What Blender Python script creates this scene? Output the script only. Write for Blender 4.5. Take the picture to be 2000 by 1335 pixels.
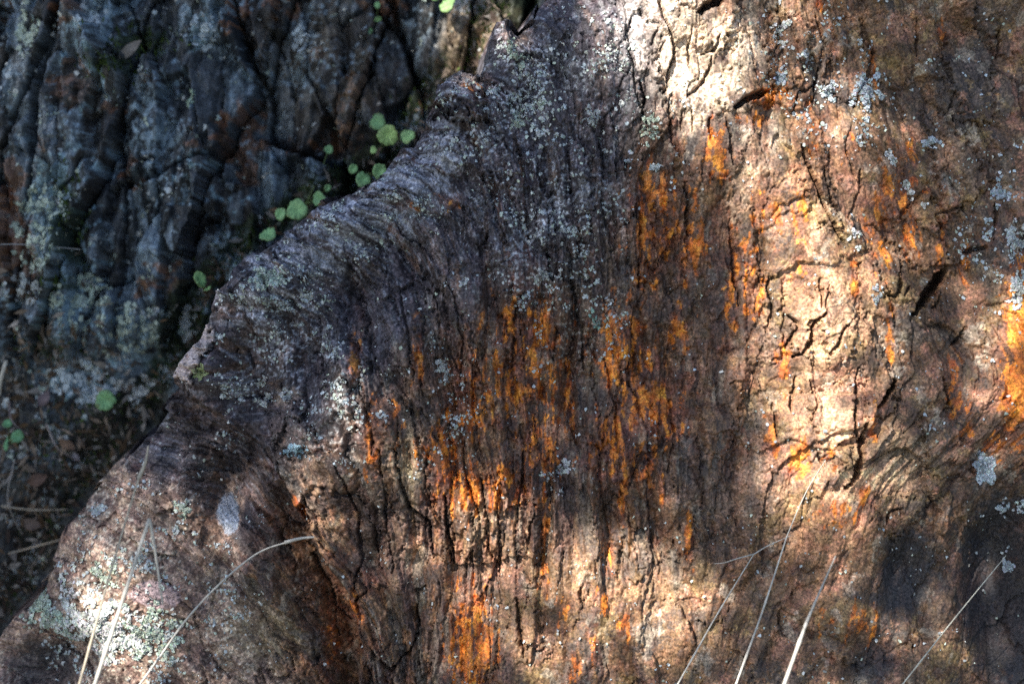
import bpy, math, random
import numpy as np
from mathutils import Matrix, Vector

# ------------------------------------------------------------------ frame of the rock face
# The outcrop's face leans back 20 degrees. Face axes: u right, v up the face, w out of the face.
# One "unit" in the tables below is half a millimetre on the face (u = (x-1000), v = (667.5-y)).
S = 0.0005
TILT = math.radians(20)
ST, CT = math.sin(TILT), math.cos(TILT)
U = Vector((1, 0, 0)); V = Vector((0, ST, CT)); W = Vector((0, -CT, ST))
B = np.array([[1, 0, 0], [0, ST, CT], [0, -CT, ST]], dtype=np.float64)   # rows: U V W
D = 1.8                                                                 # camera distance in metres
GROUND_Z = -0.47

sc = bpy.context.scene
for o in list(bpy.data.objects):
    bpy.data.objects.remove(o)

# ------------------------------------------------------------------ camera
cam = bpy.data.cameras.new('camera')
camo = bpy.data.objects.new('camera', cam)
sc.collection.objects.link(camo)
cam.sensor_width = 36
cam.lens = 36 * D / 1.0
cam.clip_start = 0.05; cam.clip_end = 500
m = Matrix((U, V, W)).transposed().to_4x4()
m.translation = W * D
camo.matrix_world = m
cam.dof.use_dof = True
cam.dof.focus_distance = D - 0.015
cam.dof.aperture_fstop = 2.7
sc.camera = camo

# ------------------------------------------------------------------ sky, sun, exposure
SUNF = np.array([-0.44, 0.54, 0.72]); SUNF /= np.linalg.norm(SUNF)
SUNW = SUNF @ B
sun_dir = Vector(SUNW)
el = math.asin(sun_dir.z); az = math.atan2(sun_dir.x, sun_dir.y)
w_ = bpy.data.worlds.new('World'); sc.world = w_; w_.use_nodes = True
nt = w_.node_tree; nt.nodes.clear()
sky = nt.nodes.new('ShaderNodeTexSky'); sky.sky_type = 'NISHITA'; sky.sun_disc = False
sky.sun_elevation = el; sky.sun_rotation = az
sky.air_density = 1.0; sky.dust_density = 0.8; sky.ozone_density = 1.0
bg = nt.nodes.new('ShaderNodeBackground'); bg.inputs['Strength'].default_value = 0.088
wo = nt.nodes.new('ShaderNodeOutputWorld')
nt.links.new(sky.outputs[0], bg.inputs[0]); nt.links.new(bg.outputs[0], wo.inputs[0])
sl = bpy.data.lights.new('sun', 'SUN'); sl.energy = 5.0; sl.angle = math.radians(0.53); sl.color = (1, 0.93, 0.84)
so = bpy.data.objects.new('sun', sl); sc.collection.objects.link(so)
so.rotation_euler = sun_dir.to_track_quat('Z', 'Y').to_euler()
so.location = sun_dir * 8
sc.view_settings.view_transform = 'Standard'; sc.view_settings.look = 'None'
sc.view_settings.exposure = 1.2; sc.view_settings.gamma = 1.0
sc.view_settings.use_curve_mapping = False
sc.cycles.use_denoising = False

# ------------------------------------------------------------------ numeric helpers
rng = np.random.default_rng(7)
random.seed(7)
_perm = rng.permutation(256).astype(np.int32); PERM = np.concatenate([_perm, _perm])
_ang = rng.random(256) * 2 * np.pi
GX = np.cos(_ang).astype(np.float32); GY = np.sin(_ang).astype(np.float32)

def pn(x, y, seed=0):
    x = np.asarray(x, np.float32) + seed * 17.31; y = np.asarray(y, np.float32) + seed * 9.77
    x, y = np.broadcast_arrays(x, y)
    fx = np.floor(x); fy = np.floor(y)
    xi = fx.astype(np.int32) & 255; yi = fy.astype(np.int32) & 255
    dx = x - fx; dy = y - fy
    ux = dx * dx * dx * (dx * (dx * 6 - 15) + 10); uy = dy * dy * dy * (dy * (dy * 6 - 15) + 10)
    x1 = (xi + 1) & 255; y1 = (yi + 1) & 255
    a = PERM[PERM[xi] + yi]; b = PERM[PERM[x1] + yi]; c = PERM[PERM[xi] + y1]; d = PERM[PERM[x1] + y1]
    na = GX[a] * dx + GY[a] * dy; nb = GX[b] * (dx - 1) + GY[b] * dy
    nc = GX[c] * dx + GY[c] * (dy - 1); nd = GX[d] * (dx - 1) + GY[d] * (dy - 1)
    l0 = na + ux * (nb - na); l1 = nc + ux * (nd - nc)
    return (l0 + uy * (l1 - l0)) * 1.5

def fbm(x, y, o=4, seed=0, gain=0.5):
    r = 0; a = 1.0; n = 0
    for i in range(o):
        r = r + a * pn(np.asarray(x) * (2 ** i), np.asarray(y) * (2 ** i), seed + i * 3)
        n += a; a *= gain
    return r / n

def ss(a, b, x):
    t = np.clip((x - a) / (b - a), 0, 1); return t * t * (3 - 2 * t)

def polydist(x, y, pts, signed=False):
    """distance to a polyline; signed: positive to its right when walking along it with y downwards"""
    best = np.full(np.broadcast(x, y).shape, 1e9, np.float32); sg = np.ones_like(best); tt = np.zeros_like(best)
    n = len(pts) - 1
    for i in range(n):
        ax, ay = pts[i]; bx, by = pts[i + 1]
        ex, ey = bx - ax, by - ay; L = ex * ex + ey * ey
        t = np.clip(((x - ax) * ex + (y - ay) * ey) / L, 0, 1)
        px = ax + t * ex - x; py = ay + t * ey - y
        q = np.sqrt(px * px + py * py)
        m_ = q < best
        best = np.where(m_, q, best)
        tt = np.where(m_, (i + t) / n, tt)
        if signed:
            cr = ex * (y - ay) - ey * (x - ax)
            sg = np.where(m_, np.where(cr > 0, 1.0, -1.0), sg)
    return (best * sg, tt) if signed else (best, tt)

def gauss(x, y, cx, cy, rx, ry, ang=0):
    c, s_ = math.cos(math.radians(ang)), math.sin(math.radians(ang))
    dx, dy = x - cx, y - cy
    a = (dx * c + dy * s_) / rx; b = (-dx * s_ + dy * c) / ry
    return np.exp(-(a * a + b * b))

def lerp(a, b, t): return a + (b - a) * t
def axis(lo, a, b, hi, d, n):
    mid = np.arange(a, b + d, d)
    k = (np.arange(1, n + 1) / n) ** 1.7
    return np.concatenate([(a - (a - lo) * k)[::-1], mid, mid[-1] + (hi - mid[-1]) * k]).astype(np.float32)
def to_world(x, y, h):
    """face units to world metres"""
    p = np.stack([(np.asarray(x, np.float64) - 1000) * S, (667.5 - np.asarray(y, np.float64)) * S, np.asarray(h, np.float64) * S], -1)
    return p @ B
def at(x, y, h):
    """a thing seen at picture point x, y that stands h units out of the face: its face units"""
    k = (D - h * S) / D
    return 1000 + (x - 1000) * k, 667.5 + (y - 667.5) * k

def hsh(i, j, k):
    v = np.sin(i * 127.1 + j * 311.7 + k * 74.7) * 43758.5453
    return (v - np.floor(v)).astype(np.float32)
def flakes(a, b, cw, ch, seed, jit=0.8):
    """stretched irregular cells: cell indices, offset from the cell's centre, distance to its border (0..)"""
    a = a / cw; b = b / ch
    gi = np.floor(a); gj = np.floor(b)
    best = np.full(a.shape, 1e9, np.float32); sec = best.copy(); ci = np.zeros_like(best); cj = np.zeros_like(best); ox = np.zeros_like(best); oy = np.zeros_like(best)
    for di in (-1, 0, 1):
        for dj in (-1, 0, 1):
            i = gi + di; j = gj + dj
            px = i + 0.5 + jit * (hsh(i, j, seed) - 0.5); py = j + 0.5 + jit * (hsh(i, j, seed + 1) - 0.5) + 0.5 * np.mod(i, 2)
            qx = a - px; qy = b - py
            q = qx * qx + qy * qy
            nb = q < best
            sec = np.where(nb, best, np.minimum(sec, q)); ci = np.where(nb, i, ci); cj = np.where(nb, j, cj)
            ox = np.where(nb, qx, ox); oy = np.where(nb, qy, oy); best = np.where(nb, q, best)
    return ci, cj, ox * cw, oy * ch, np.sqrt(sec) - np.sqrt(best)

def chisel(Fk, k, lev, sx, sy, n=4):
    """each cell is a chip bounded by n random planes, like freshly split stone"""
    h = None
    for i in range(n):
        a, b, c = hsh(Fk[0], Fk[1], k + 3 * i), hsh(Fk[0], Fk[1], k + 3 * i + 1), hsh(Fk[0], Fk[1], k + 3 * i + 2)
        p = (2 * a - 1) * sx * Fk[2] + (2 * b - 1) * sy * Fk[3] + 0.6 * lev * c
        h = p if h is None else np.minimum(h, p)
    return h + lev * (hsh(Fk[0], Fk[1], k + 40) - 0.5)

# ------------------------------------------------------------------ object helpers
def link(o, parent=None):
    sc.collection.objects.link(o)
    if parent is not None: o.parent = parent
    return o
def tag(o, label=None, cat=None, group=None, kind=None):
    for k, v in (('label', label), ('category', cat), ('group', group), ('kind', kind)):
        if v: o[k] = v
    return o
def empty(name, loc):
    o = bpy.data.objects.new(name, None); o.location = loc; o.empty_display_size = 0.02
    return link(o)
def build(name, verts, faces, mat, parent=None, origin=None, cols=None, smooth=True, attrs=None):
    """verts world metres; parent's or the given origin is taken off"""
    verts = np.asarray(verts, np.float64).reshape(-1, 3)
    og = np.array(origin if origin is not None else (0, 0, 0), np.float64)
    if parent is not None:
        p = parent; og = np.zeros(3)
        while p is not None: og += np.array(p.location); p = p.parent
    me = bpy.data.meshes.new(name)
    fa = np.asarray(faces, np.int32); k = fa.shape[1]
    me.vertices.add(len(verts)); me.vertices.foreach_set('co', (verts - og).astype(np.float32).ravel())
    me.loops.add(fa.size); me.loops.foreach_set('vertex_index', fa.ravel())
    me.polygons.add(len(fa)); me.polygons.foreach_set('loop_start', np.arange(0, fa.size, k, dtype=np.int32))
    me.update(calc_edges=True)
    if smooth: me.polygons.foreach_set('use_smooth', np.ones(len(fa), bool))
    if cols is not None:
        c = np.ones((len(verts), 4), np.float32); c[:, :3] = cols
        at_ = me.attributes.new('Col', 'FLOAT_COLOR', 'POINT'); at_.data.foreach_set('color', c.ravel())
    for an, av in (attrs or {}).items():
        at_ = me.attributes.new(an, 'FLOAT_VECTOR', 'POINT'); at_.data.foreach_set('vector', np.asarray(av, np.float32).ravel())
    me.materials.append(mat)
    o = bpy.data.objects.new(name, me)
    if parent is None and origin is not None: o.location = origin
    return link(o, parent)

# ------------------------------------------------------------------ materials
def new_mat(name):
    mt = bpy.data.materials.new(name); mt.use_nodes = True
    t = mt.node_tree; b = t.nodes['Principled BSDF']
    return mt, t, b
def N(t, kind, **kw):
    n = t.nodes.new(kind)
    for k, v in kw.items():
        if hasattr(n, k): setattr(n, k, v)
        else: n.inputs[k].default_value = v
    return n
def rock_material(name, bump=0.35, rough=0.62):
    mt, t, b = new_mat(name); L = t.links.new
    col = N(t, 'ShaderNodeAttribute', attribute_name='Col')
    gr = N(t, 'ShaderNodeAttribute', attribute_name='grain')
    # grain follows the foliation: x across, y along
    n1 = N(t, 'ShaderNodeTexNoise'); n1.inputs['Scale'].default_value = 1.0; n1.inputs['Detail'].default_value = 6; n1.inputs['Roughness'].default_value = 0.72
    L(gr.outputs['Vector'], n1.inputs['Vector'])
    tc = N(t, 'ShaderNodeTexCoord')
    n2 = N(t, 'ShaderNodeTexNoise'); n2.inputs['Scale'].default_value = 420; n2.inputs['Detail'].default_value = 5; n2.inputs['Roughness'].default_value = 0.75
    L(tc.outputs['Object'], n2.inputs['Vector'])
    r1 = N(t, 'ShaderNodeMapRange'); r1.inputs[1].default_value = 0.36; r1.inputs[2].default_value = 0.64; r1.inputs[3].default_value = 0.5; r1.inputs[4].default_value = 1.5
    L(n1.outputs['Fac'], r1.inputs[0])
    r2 = N(t, 'ShaderNodeMapRange'); r2.inputs[1].default_value = 0.38; r2.inputs[2].default_value = 0.64; r2.inputs[3].default_value = 0.4; r2.inputs[4].default_value = 1.75
    L(n2.outputs['Fac'], r2.inputs[0])
    sx = N(t, 'ShaderNodeSeparateXYZ'); L(gr.outputs['Vector'], sx.inputs[0])
    mg = N(t, 'ShaderNodeMix'); L(sx.outputs['Z'], mg.inputs['Factor']); L(r1.outputs[0], mg.inputs['A']); mg.inputs['B'].default_value = 1.0
    mu = N(t, 'ShaderNodeMath', operation='MULTIPLY'); L(mg.outputs['Result'], mu.inputs[0]); L(r2.outputs[0], mu.inputs[1])
    vm = N(t, 'ShaderNodeVectorMath', operation='SCALE'); L(col.outputs['Color'], vm.inputs[0]); L(mu.outputs[0], vm.inputs['Scale'])
    # fine hue drift
    n3 = N(t, 'ShaderNodeTexNoise'); n3.inputs['Scale'].default_value = 95; n3.inputs['Detail'].default_value = 4
    L(tc.outputs['Object'], n3.inputs['Vector'])
    hs = N(t, 'ShaderNodeHueSaturation')
    r3 = N(t, 'ShaderNodeMapRange'); r3.inputs[1].default_value = 0.3; r3.inputs[2].default_value = 0.7; r3.inputs[3].default_value = 0.488; r3.inputs[4].default_value = 0.512
    L(n3.outputs['Fac'], r3.inputs[0]); L(r3.outputs[0], hs.inputs['Hue']); L(vm.outputs[0], hs.inputs['Color'])
    L(hs.outputs[0], b.inputs['Base Color'])
    rr = N(t, 'ShaderNodeMapRange'); rr.inputs[3].default_value = rough - 0.22; rr.inputs[4].default_value = rough + 0.15
    L(n1.outputs['Fac'], rr.inputs[0]); L(rr.outputs[0], b.inputs['Roughness'])
    b.inputs['Specular IOR Level'].default_value = 0.4
    ad = N(t, 'ShaderNodeMath', operation='ADD'); L(n1.outputs['Fac'], ad.inputs[0]); L(n2.outputs['Fac'], ad.inputs[1])
    bp = N(t, 'ShaderNodeBump'); bp.inputs['Strength'].default_value = bump; bp.inputs['Distance'].default_value = 0.0018
    L(ad.outputs[0], bp.inputs['Height']); L(bp.outputs[0], b.inputs['Normal'])
    return mt
def col_material(name, rough=0.8, noise=300, amp=0.35, trans=0.0, spec=0.25):
    mt, t, b = new_mat(name); L = t.links.new
    col = N(t, 'ShaderNodeAttribute', attribute_name='Col')
    tc = N(t, 'ShaderNodeTexCoord')
    n2 = N(t, 'ShaderNodeTexNoise'); n2.inputs['Scale'].default_value = noise; n2.inputs['Detail'].default_value = 4
    L(tc.outputs['Object'], n2.inputs['Vector'])
    r2 = N(t, 'ShaderNodeMapRange'); r2.inputs[1].default_value = 0.3; r2.inputs[2].default_value = 0.7; r2.inputs[3].default_value = 1 - amp; r2.inputs[4].default_value = 1 + amp
    L(n2.outputs['Fac'], r2.inputs[0])
    vm = N(t, 'ShaderNodeVectorMath', operation='SCALE'); L(col.outputs['Color'], vm.inputs[0]); L(r2.outputs[0], vm.inputs['Scale'])
    L(vm.outputs[0], b.inputs['Base Color'])
    b.inputs['Roughness'].default_value = rough; b.inputs['Specular IOR Level'].default_value = spec
    if trans:
        tr = N(t, 'ShaderNodeBsdfTranslucent'); L(vm.outputs[0], tr.inputs['Color'])
        mx = N(t, 'ShaderNodeMixShader'); mx.inputs[0].default_value = trans
        L(b.outputs[0], mx.inputs[1]); L(tr.outputs[0], mx.inputs[2])
        L(mx.outputs[0], t.nodes['Material Output'].inputs[0])
    return mt
M_ROCK = rock_material('foliated_schist', 0.3)
M_BACK = rock_material('shaded_schist', 0.3, 0.55)
M_LICHEN = col_material('lichen', 0.95, 700, 0.25, 0, 0.1)
M_LEAF = col_material('pennywort_leaf', 0.42, 160, 0.18, 0.25, 0.4)
M_GRASS = col_material('dry_grass', 0.5, 220, 0.25, 0.15, 0.35)
M_MOSS = col_material('moss', 0.9, 250, 0.4, 0.1, 0.1)
M_TREE = col_material('tree_leaf', 0.5, 30, 0.25, 0.1, 0.3)
M_BARK = col_material('bark', 0.9, 60, 0.4, 0, 0.1)
M_GROUND = col_material('ground_soil', 0.95, 40, 0.5, 0, 0.1)
M_LITTER = col_material('dead_leaf', 0.8, 200, 0.3, 0.1, 0.15)

# ================================================================== THE FRONT ROCK
RIDGE = [(-700, 1900), (-160, 1420), (-40, 1260), (45, 1165), (98, 1030), (180, 935), (250, 862), (322, 750), (385, 660), (412, 562),
         (470, 505), (520, 470), (620, 402), (700, 362), (752, 332), (786, 284), (808, 288), (838, 222), (862, 172), (905, 144), (946, 150), (956, 112), (970, 40), (992, 42), (1010, 64), (1040, 42), (1062, 2), (1180, -120), (1330, -330), (1500, -700)]
RIDGE = RIDGE  # walking up to the right: the rock lies on the right-hand side
TROUGH = [(318, 735), (360, 775), (430, 818), (530, 880), (572, 960), (610, 1040), (650, 1120), (690, 1200), (705, 1300), (720, 1450), (740, 1800)]
BULGE = [(1230, -300), (1290, -30), (1350, 150), (1490, 380), (1590, 600), (1650, 840), (1600, 980)]

def front_warp(x, y, d):
    a = lerp(250, 60, ss(760, 1250, x)); Lc = lerp(260, 150, ss(500, 1000, x))
    s = x - a * (1 - np.exp(-np.maximum(d, 0) / Lc))
    s = s + 34 * fbm(x / 310, y / 420, 3, 1) + 9 * fbm(x / 60, y / 130, 2, 5)
    # the right flank leans over to the lower right
    s = s - 0.38 * (y - 250) * ss(1480, 1700, x) * (1 - ss(700, 1000, y))
    s = s + 0.25 * (y - 1050) * ss(1250, 1500, x) * ss(1000, 1200, y)
    return s.astype(np.float32)

CRACKS = [  # points, half width, depth
    ([(1556, 290), (1572, 345), (1600, 405), (1622, 452), (1640, 486)], 4, 34), ([(1612, 300), (1602, 345), (1612, 392), (1634, 440)], 2.5, 16),
    ([(1675, 330), (1668, 380), (1650, 430)], 2.5, 14), ([(1652, 250), (1640, 300), (1668, 360)], 2, 10),
    ([(1532, 618), (1546, 632), (1534, 655), (1522, 678)], 4.5, 26), ([(1596, 612), (1572, 640), (1574, 662), (1556, 690), (1536, 696)], 5.5, 34),
    ([(1642, 634), (1622, 664), (1608, 692)], 3.5, 22), ([(1590, 545), (1588, 600)], 2.5, 16), ([(1611, 560), (1600, 585), (1598, 610)], 2, 14),
    ([(1676, 825), (1664, 872), (1658, 925), (1634, 944)], 6, 36), ([(1662, 715), (1660, 770), (1652, 830), (1660, 850)], 3.5, 20),
    ([(1545, 735), (1532, 780), (1533, 800)], 3, 18), ([(1570, 740), (1581, 775), (1572, 820)], 2.5, 16), ([(1586, 880), (1595, 906)], 3, 16),
    ([(1848, 522), (1832, 552), (1808, 575), (1776, 614)], 11, 46), ([(1838, 570), (1825, 600), (1812, 603)], 3, 14),
    ([(1888, 640), (1870, 662), (1852, 674)], 4, 22), ([(1492, 188), (1462, 198), (1425, 221)], 8, 42), ([(1424, -6), (1392, 14), (1360, 40)], 10, 44),
    ([(1740, 742), (1724, 772), (1702, 794)], 6, 34), ([(1752, 510), (1748, 560), (1740, 582), (1722, 578)], 4, 24), ([(1770, 560), (1756, 582)], 3, 18),
    ([(1835, 735), (1848, 790)], 4, 20), ([(1920, 480), (1880, 495)], 5, 24), ([(1725, 575), (1738, 640)], 2, 10),
    ([(772, 872), (790, 950), (800, 985), (838, 1015), (848, 1085)], 4, 26), ([(868, 965), (874, 1010), (880, 1095)], 4, 26),
    ([(870, 1015), (886, 1075), (887, 1098)], 3, 20), ([(938, 930), (952, 1000), (955, 1068), (978, 1108)], 3, 20), ([(972, 995), (978, 1125)], 3, 20),
    ([(1022, 880), (1015, 985)], 4, 22), ([(1040, 1008), (1030, 1078)], 4, 20), ([(1012, 1168), (1017, 1225), (1022, 1275)], 4, 24), ([(1132, 1140), (1133, 1170)], 3, 16),
    ([(905, 860), (910, 930), (940, 1010)], 3, 18), ([(835, 880), (832, 950), (846, 1000)], 2.5, 16), ([(742, 870), (755, 960), (757, 1020), (768, 1120)], 3.5, 22),
    ([(734, 1020), (736, 1080)], 3, 20), ([(708, 760), (730, 830), (735, 880)], 3, 18),
    ([(1272, -5), (1298, 72), (1312, 105), (1296, 165), (1290, 195)], 4, 24), ([(1243, 165), (1255, 200), (1247, 235)], 5, 24), ([(1228, 40), (1214, 88)], 3, 18),
    ([(1275, 65), (1264, 100)], 2.5, 14), ([(1294, 95), (1270, 140)], 2, 12), ([(1395, 82), (1385, 112), (1362, 118)], 4, 20), ([(1380, 125), (1376, 155), (1352, 190), (1332, 196)], 4, 22),
    ([(1345, 68), (1336, 118), (1340, 150)], 3, 16), ([(1410, 240), (1415, 290), (1422, 330)], 3.5, 20), ([(1380, 240), (1376, 280)], 3.5, 20),
    ([(1306, 190), (1300, 250), (1318, 310)], 3, 16), ([(1328, 225), (1326, 262)], 3, 16), ([(1344, 225), (1342, 268)], 2.5, 14),
    ([(714, 1148), (695, 1178), (700, 1228), (728, 1276), (762, 1302), (800, 1272), (818, 1236)], 4.5, 26), ([(728, 1276), (752, 1268), (764, 1248), (768, 1236)], 2, 10), ([(833, 1140), (816, 1152), (816, 1232)], 4, 24),
    ([(1750, 988), (1732, 998), (1722, 1018)], 3.5, 18), ([(1690, 1000), (1682, 1012)], 2.5, 12), ([(1535, 225), (1552, 190), (1590, 170)], 3, 16),
    ([(1490, 540), (1500, 610), (1490, 650)], 3, 16), ([(1500, 785), (1510, 850)], 3, 18), ([(660, 900), (700, 1000), (705, 1090), (690, 1150)], 4, 22),
    ([(590, 960), (600, 1010), (612, 1040)], 4, 24), ([(600, 1090), (640, 1180), (650, 1260)], 4, 22), ([(540, 900), (560, 960), (590, 1030)], 5, 26),
    ([(1215, 60), (1230, 130), (1238, 190), (1262, 260)], 2.5, 16), ([(1865, 180), (1850, 240)], 2.5, 12), ([(1700, 100), (1690, 160), (1660, 215)], 3, 16),
    ([(1588, 40), (1602, 90), (1588, 170), (1580, 210)], 3, 18), ([(1940, 400), (1935, 470)], 3, 18), ([(1820, 420), (1855, 412), (1880, 404)], 3, 16),
    ([(1180, 700), (1200, 790), (1205, 880)], 3, 16), ([(1120, 560), (1135, 640), (1140, 720)], 3, 18), ([(1310, 780), (1315, 860), (1300, 920)], 3, 16),
    ([(1240, 400), (1250, 480), (1245, 560)], 3, 16), ([(1420, 430), (1425, 520), (1440, 600)], 3, 16), ([(1335, 360), (1340, 460)], 3, 16),
    ([(1000, 560), (1005, 640), (1000, 720)], 3, 16), ([(880, 560), (905, 660), (900, 740)], 3, 16), ([(780, 560), (800, 660), (810, 740)], 3, 16),
    ([(1512, 15), (1520, 60), (1505, 120)], 2.5, 14), ([(1955, 60), (1950, 110)], 2.5, 14), ([(1785, 40), (1790, 110)], 2.5, 14)]
# slabs that stand proud of the face: centre, half width, half length, lean (deg), rise, tilt across, tilt along
SLABS = [
    ('pink broken edge of the rock nose', (372, 692), 25, 58, 36, 30, 0.1, 0.1), ('arched slab tip on the ridge', (902, 196), 44, 54, -28, 60, 0.35, -0.2),
    ('flat brown plate below the ridge tip', (958, 292), 27, 62, -27, 16, 0.1, 0),
    (None, (1622, 640), 34, 66, -5, 12, -0.1, 0), (None, (1552, 660), 17, 30, 6, 14, 0.15, 0), (None, (1612, 820), 38, 72, -4, 10, 0.06, 0),
    (None, (1702, 740), 26, 70, -8, 12, 0.15, 0), (None, (1035, 1060), 16, 76, -2, 14, 0.1, 0), (None, (1035, 1210), 18, 46, -3, 12, 0.1, 0),
    (None, (1500, 620), 17, 80, -3, 10, 0.1, 0), (None, (1690, 560), 24, 60, -12, 12, 0.1, 0), (None, (1795, 470), 46, 60, -32, 18, 0.12, 0.05),
    (None, (1455, 150), 42, 70, 8, 18, 0.1, 0), (None, (1390, 60), 30, 50, 6, 16, 0.1, 0), (None, (1270, 190), 18, 70, -6, 12, 0.1, 0),
    (None, (1535, 110), 34, 70, 4, 12, 0.1, 0), (None, (1650, 120), 34, 80, 2, 10, -0.1, 0), (None, (1590, 380), 26, 70, -18, 10, 0.1, 0),
    (None, (1860, 310), 40, 90, -20, 14, 0.1, 0), (None, (1900, 150), 44, 90, -6, 12, -0.1, 0), (None, (820, 930), 17, 90, -6, 12, 0.2, 0),
    (None, (760, 900), 20, 80, -6, 12, 0.2, 0), (None, (905, 1000), 17, 80, -2, 10, 0.15, 0), (None, (960, 1010), 14, 80, -2, 10, 0.15, 0),
    (None, (1240, 810), 34, 80, -2, 10, 0.1, 0), (None, (1210, 640), 22, 66, -3, 12, 0.15, 0), (None, (1140, 780), 22, 80, -3, 10, 0.15, 0),
    (None, (1320, 470), 18, 90, -2, 12, 0.15, 0), (None, (1262, 470), 17, 76, -2, 12, 0.15, 0), (None, (1000, 640), 20, 70, -8, 12, 0.2, 0),
    (None, (905, 690), 17, 80, -8, 12, 0.2, 0), (None, (840, 620), 15, 80, -12, 12, 0.2, 0), (None, (770, 640), 15, 80, -14, 12, 0.2, 0),
    (None, (700, 640), 16, 80, -18, 12, 0.2, 0), (None, (560, 830), 36, 60, -30, 14, 0.1, 0), (None, (590, 1130), 20, 80, -20, 14, 0.2, 0),
    (None, (640, 1240), 20, 70, -12, 12, 0.2, 0), (None, (1400, 820), 36, 70, 0, 10, 0.1, 0), (None, (1450, 480), 18, 70, -3, 10, 0.15, 0),
    (None, (1130, 350), 22, 70, -12, 12, 0.15, 0), (None, (1060, 420), 18, 70, -14, 12, 0.2, 0), (None, (960, 450), 18, 70, -22, 12, 0.2, 0),
    (None, (1195, 300), 15, 40, -4, 12, 0.15, 0), (None, (1740, 1000), 40, 40, 20, 10, 0.1, 0), (None, (1830, 860), 40, 70, -14, 14, 0.1, 0)]

def rot_local(x, y, c, ang):
    a = math.radians(ang); ca, sa = math.cos(a), math.sin(a)
    dx, dy = x - c[0], y - c[1]
    return dx * ca + dy * sa, -dx * sa + dy * ca

ORANGE = [(1280, 430, 55, 80, 1), (1270, 520, 30, 70, .8), (1350, 480, 26, 80, 1), (1460, 560, 20, 75, 1.1), (1390, 310, 26, 60, .9), (1330, 640, 26, 60, .8),
          (1215, 700, 55, 90, 1.1), (1265, 790, 65, 60, 1.2), (1190, 860, 40, 70, 1), (1030, 650, 75, 70, .9), (1000, 740, 90, 60, .9), (930, 800, 60, 60, 1.1),
          (860, 880, 45, 45, 1), (900, 950, 60, 45, 1.1), (985, 940, 50, 50, 1), (738, 850, 22, 60, 1), (770, 830, 18, 40, .7), (922, 1250, 38, 90, 1.4), (935, 1185, 30, 30, 1),
          (1984, 640, 28, 90, 1.9), (1975, 760, 30, 80, 1.9), (1862, 770, 20, 60, .8), (1940, 860, 26, 50, .8), (1500, 198, 40, 22, 1.1), (1462, 245, 36, 14, 1), (1585, 260, 26, 50, .8),
          (1552, 430, 16, 70, 1), (1750, 370, 40, 60, .9), (1690, 420, 20, 60, .9), (1835, 480, 12, 60, 1.0), (1775, 460, 16, 50, .9), (1552, 530, 20, 40, .8), (1550, 880, 26, 50, 1.1),
          (1675, 962, 14, 16, 1.6), (1252, 900, 30, 50, .9), (1215, 965, 9, 40, 1.1), (1345, 1045, 7, 50, 1.2), (1290, 945, 7, 40, 1), (1062, 1000, 9, 50, .9), (1190, 1080, 8, 30, .8),
          (640, 1280, 16, 60, .9), (690, 1195, 14, 40, .8), (582, 1000, 16, 30, .9), (1690, 830, 8, 40, 1.2), (1610, 860, 20, 40, .7), (1730, 640, 10, 70, .9), (1700, 480, 14, 60, .8),
          (1480, 400, 20, 50, .8), (1505, 430, 14, 40, .8), (1060, 860, 50, 60, .9), (1100, 760, 40, 60, .7), (1420, 600, 16, 60, .7), (1160, 1250, 10, 40, .6), (1020, 860, 30, 50, .6),
          (880, 400, 40, 14, .7), (800, 405, 30, 10, .8), (930, 190, 26, 18, .9), (1610, 1230, 20, 60, .5), (1670, 1210, 40, 50, .5), (1740, 1010, 20, 20, .5), (1595, 20, 16, 20, .8), (1885, 830, 14, 30, .8), (1650, 300, 14, 44, .85), (1720, 490, 12, 56, .95), (1780, 300, 12, 44, .85), (1880, 520, 12, 40, .85), (1100, 1180, 14, 34, .85), (1172, 1165, 12, 24, .9), (1062, 1130, 10, 34, .85), (1215, 1215, 14, 30, .85), (1520, 700, 12, 54, .9), (1500, 840, 14, 44, .9), (1432, 520, 14, 64, 1.0), (1655, 560, 10, 44, .9), (1610, 1000, 40, 24, .8), (1700, 130, 12, 40, .85), (1840, 60, 14, 30, .8), (1120, 1290, 10, 36, .85), (700, 700, 14, 60, .75), (820, 700, 14, 60, .8)]
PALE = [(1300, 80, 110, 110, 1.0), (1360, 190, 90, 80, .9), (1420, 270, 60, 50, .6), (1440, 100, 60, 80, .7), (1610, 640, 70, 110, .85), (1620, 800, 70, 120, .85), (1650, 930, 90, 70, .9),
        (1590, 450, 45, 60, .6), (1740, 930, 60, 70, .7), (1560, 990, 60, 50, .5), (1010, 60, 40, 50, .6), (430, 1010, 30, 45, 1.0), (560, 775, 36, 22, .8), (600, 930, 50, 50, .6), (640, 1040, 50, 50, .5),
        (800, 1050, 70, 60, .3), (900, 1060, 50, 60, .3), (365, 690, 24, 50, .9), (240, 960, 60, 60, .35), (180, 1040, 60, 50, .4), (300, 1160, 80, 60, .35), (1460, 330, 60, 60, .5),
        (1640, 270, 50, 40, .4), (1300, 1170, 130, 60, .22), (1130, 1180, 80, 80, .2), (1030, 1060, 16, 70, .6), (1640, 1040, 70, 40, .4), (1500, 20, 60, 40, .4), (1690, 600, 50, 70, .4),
        (220, 1250, 120, 80, .25), (920, 160, 40, 26, .6), (1860, 640, 60, 80, .18), (1850, 1240, 80, 60, .25)]
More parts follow.
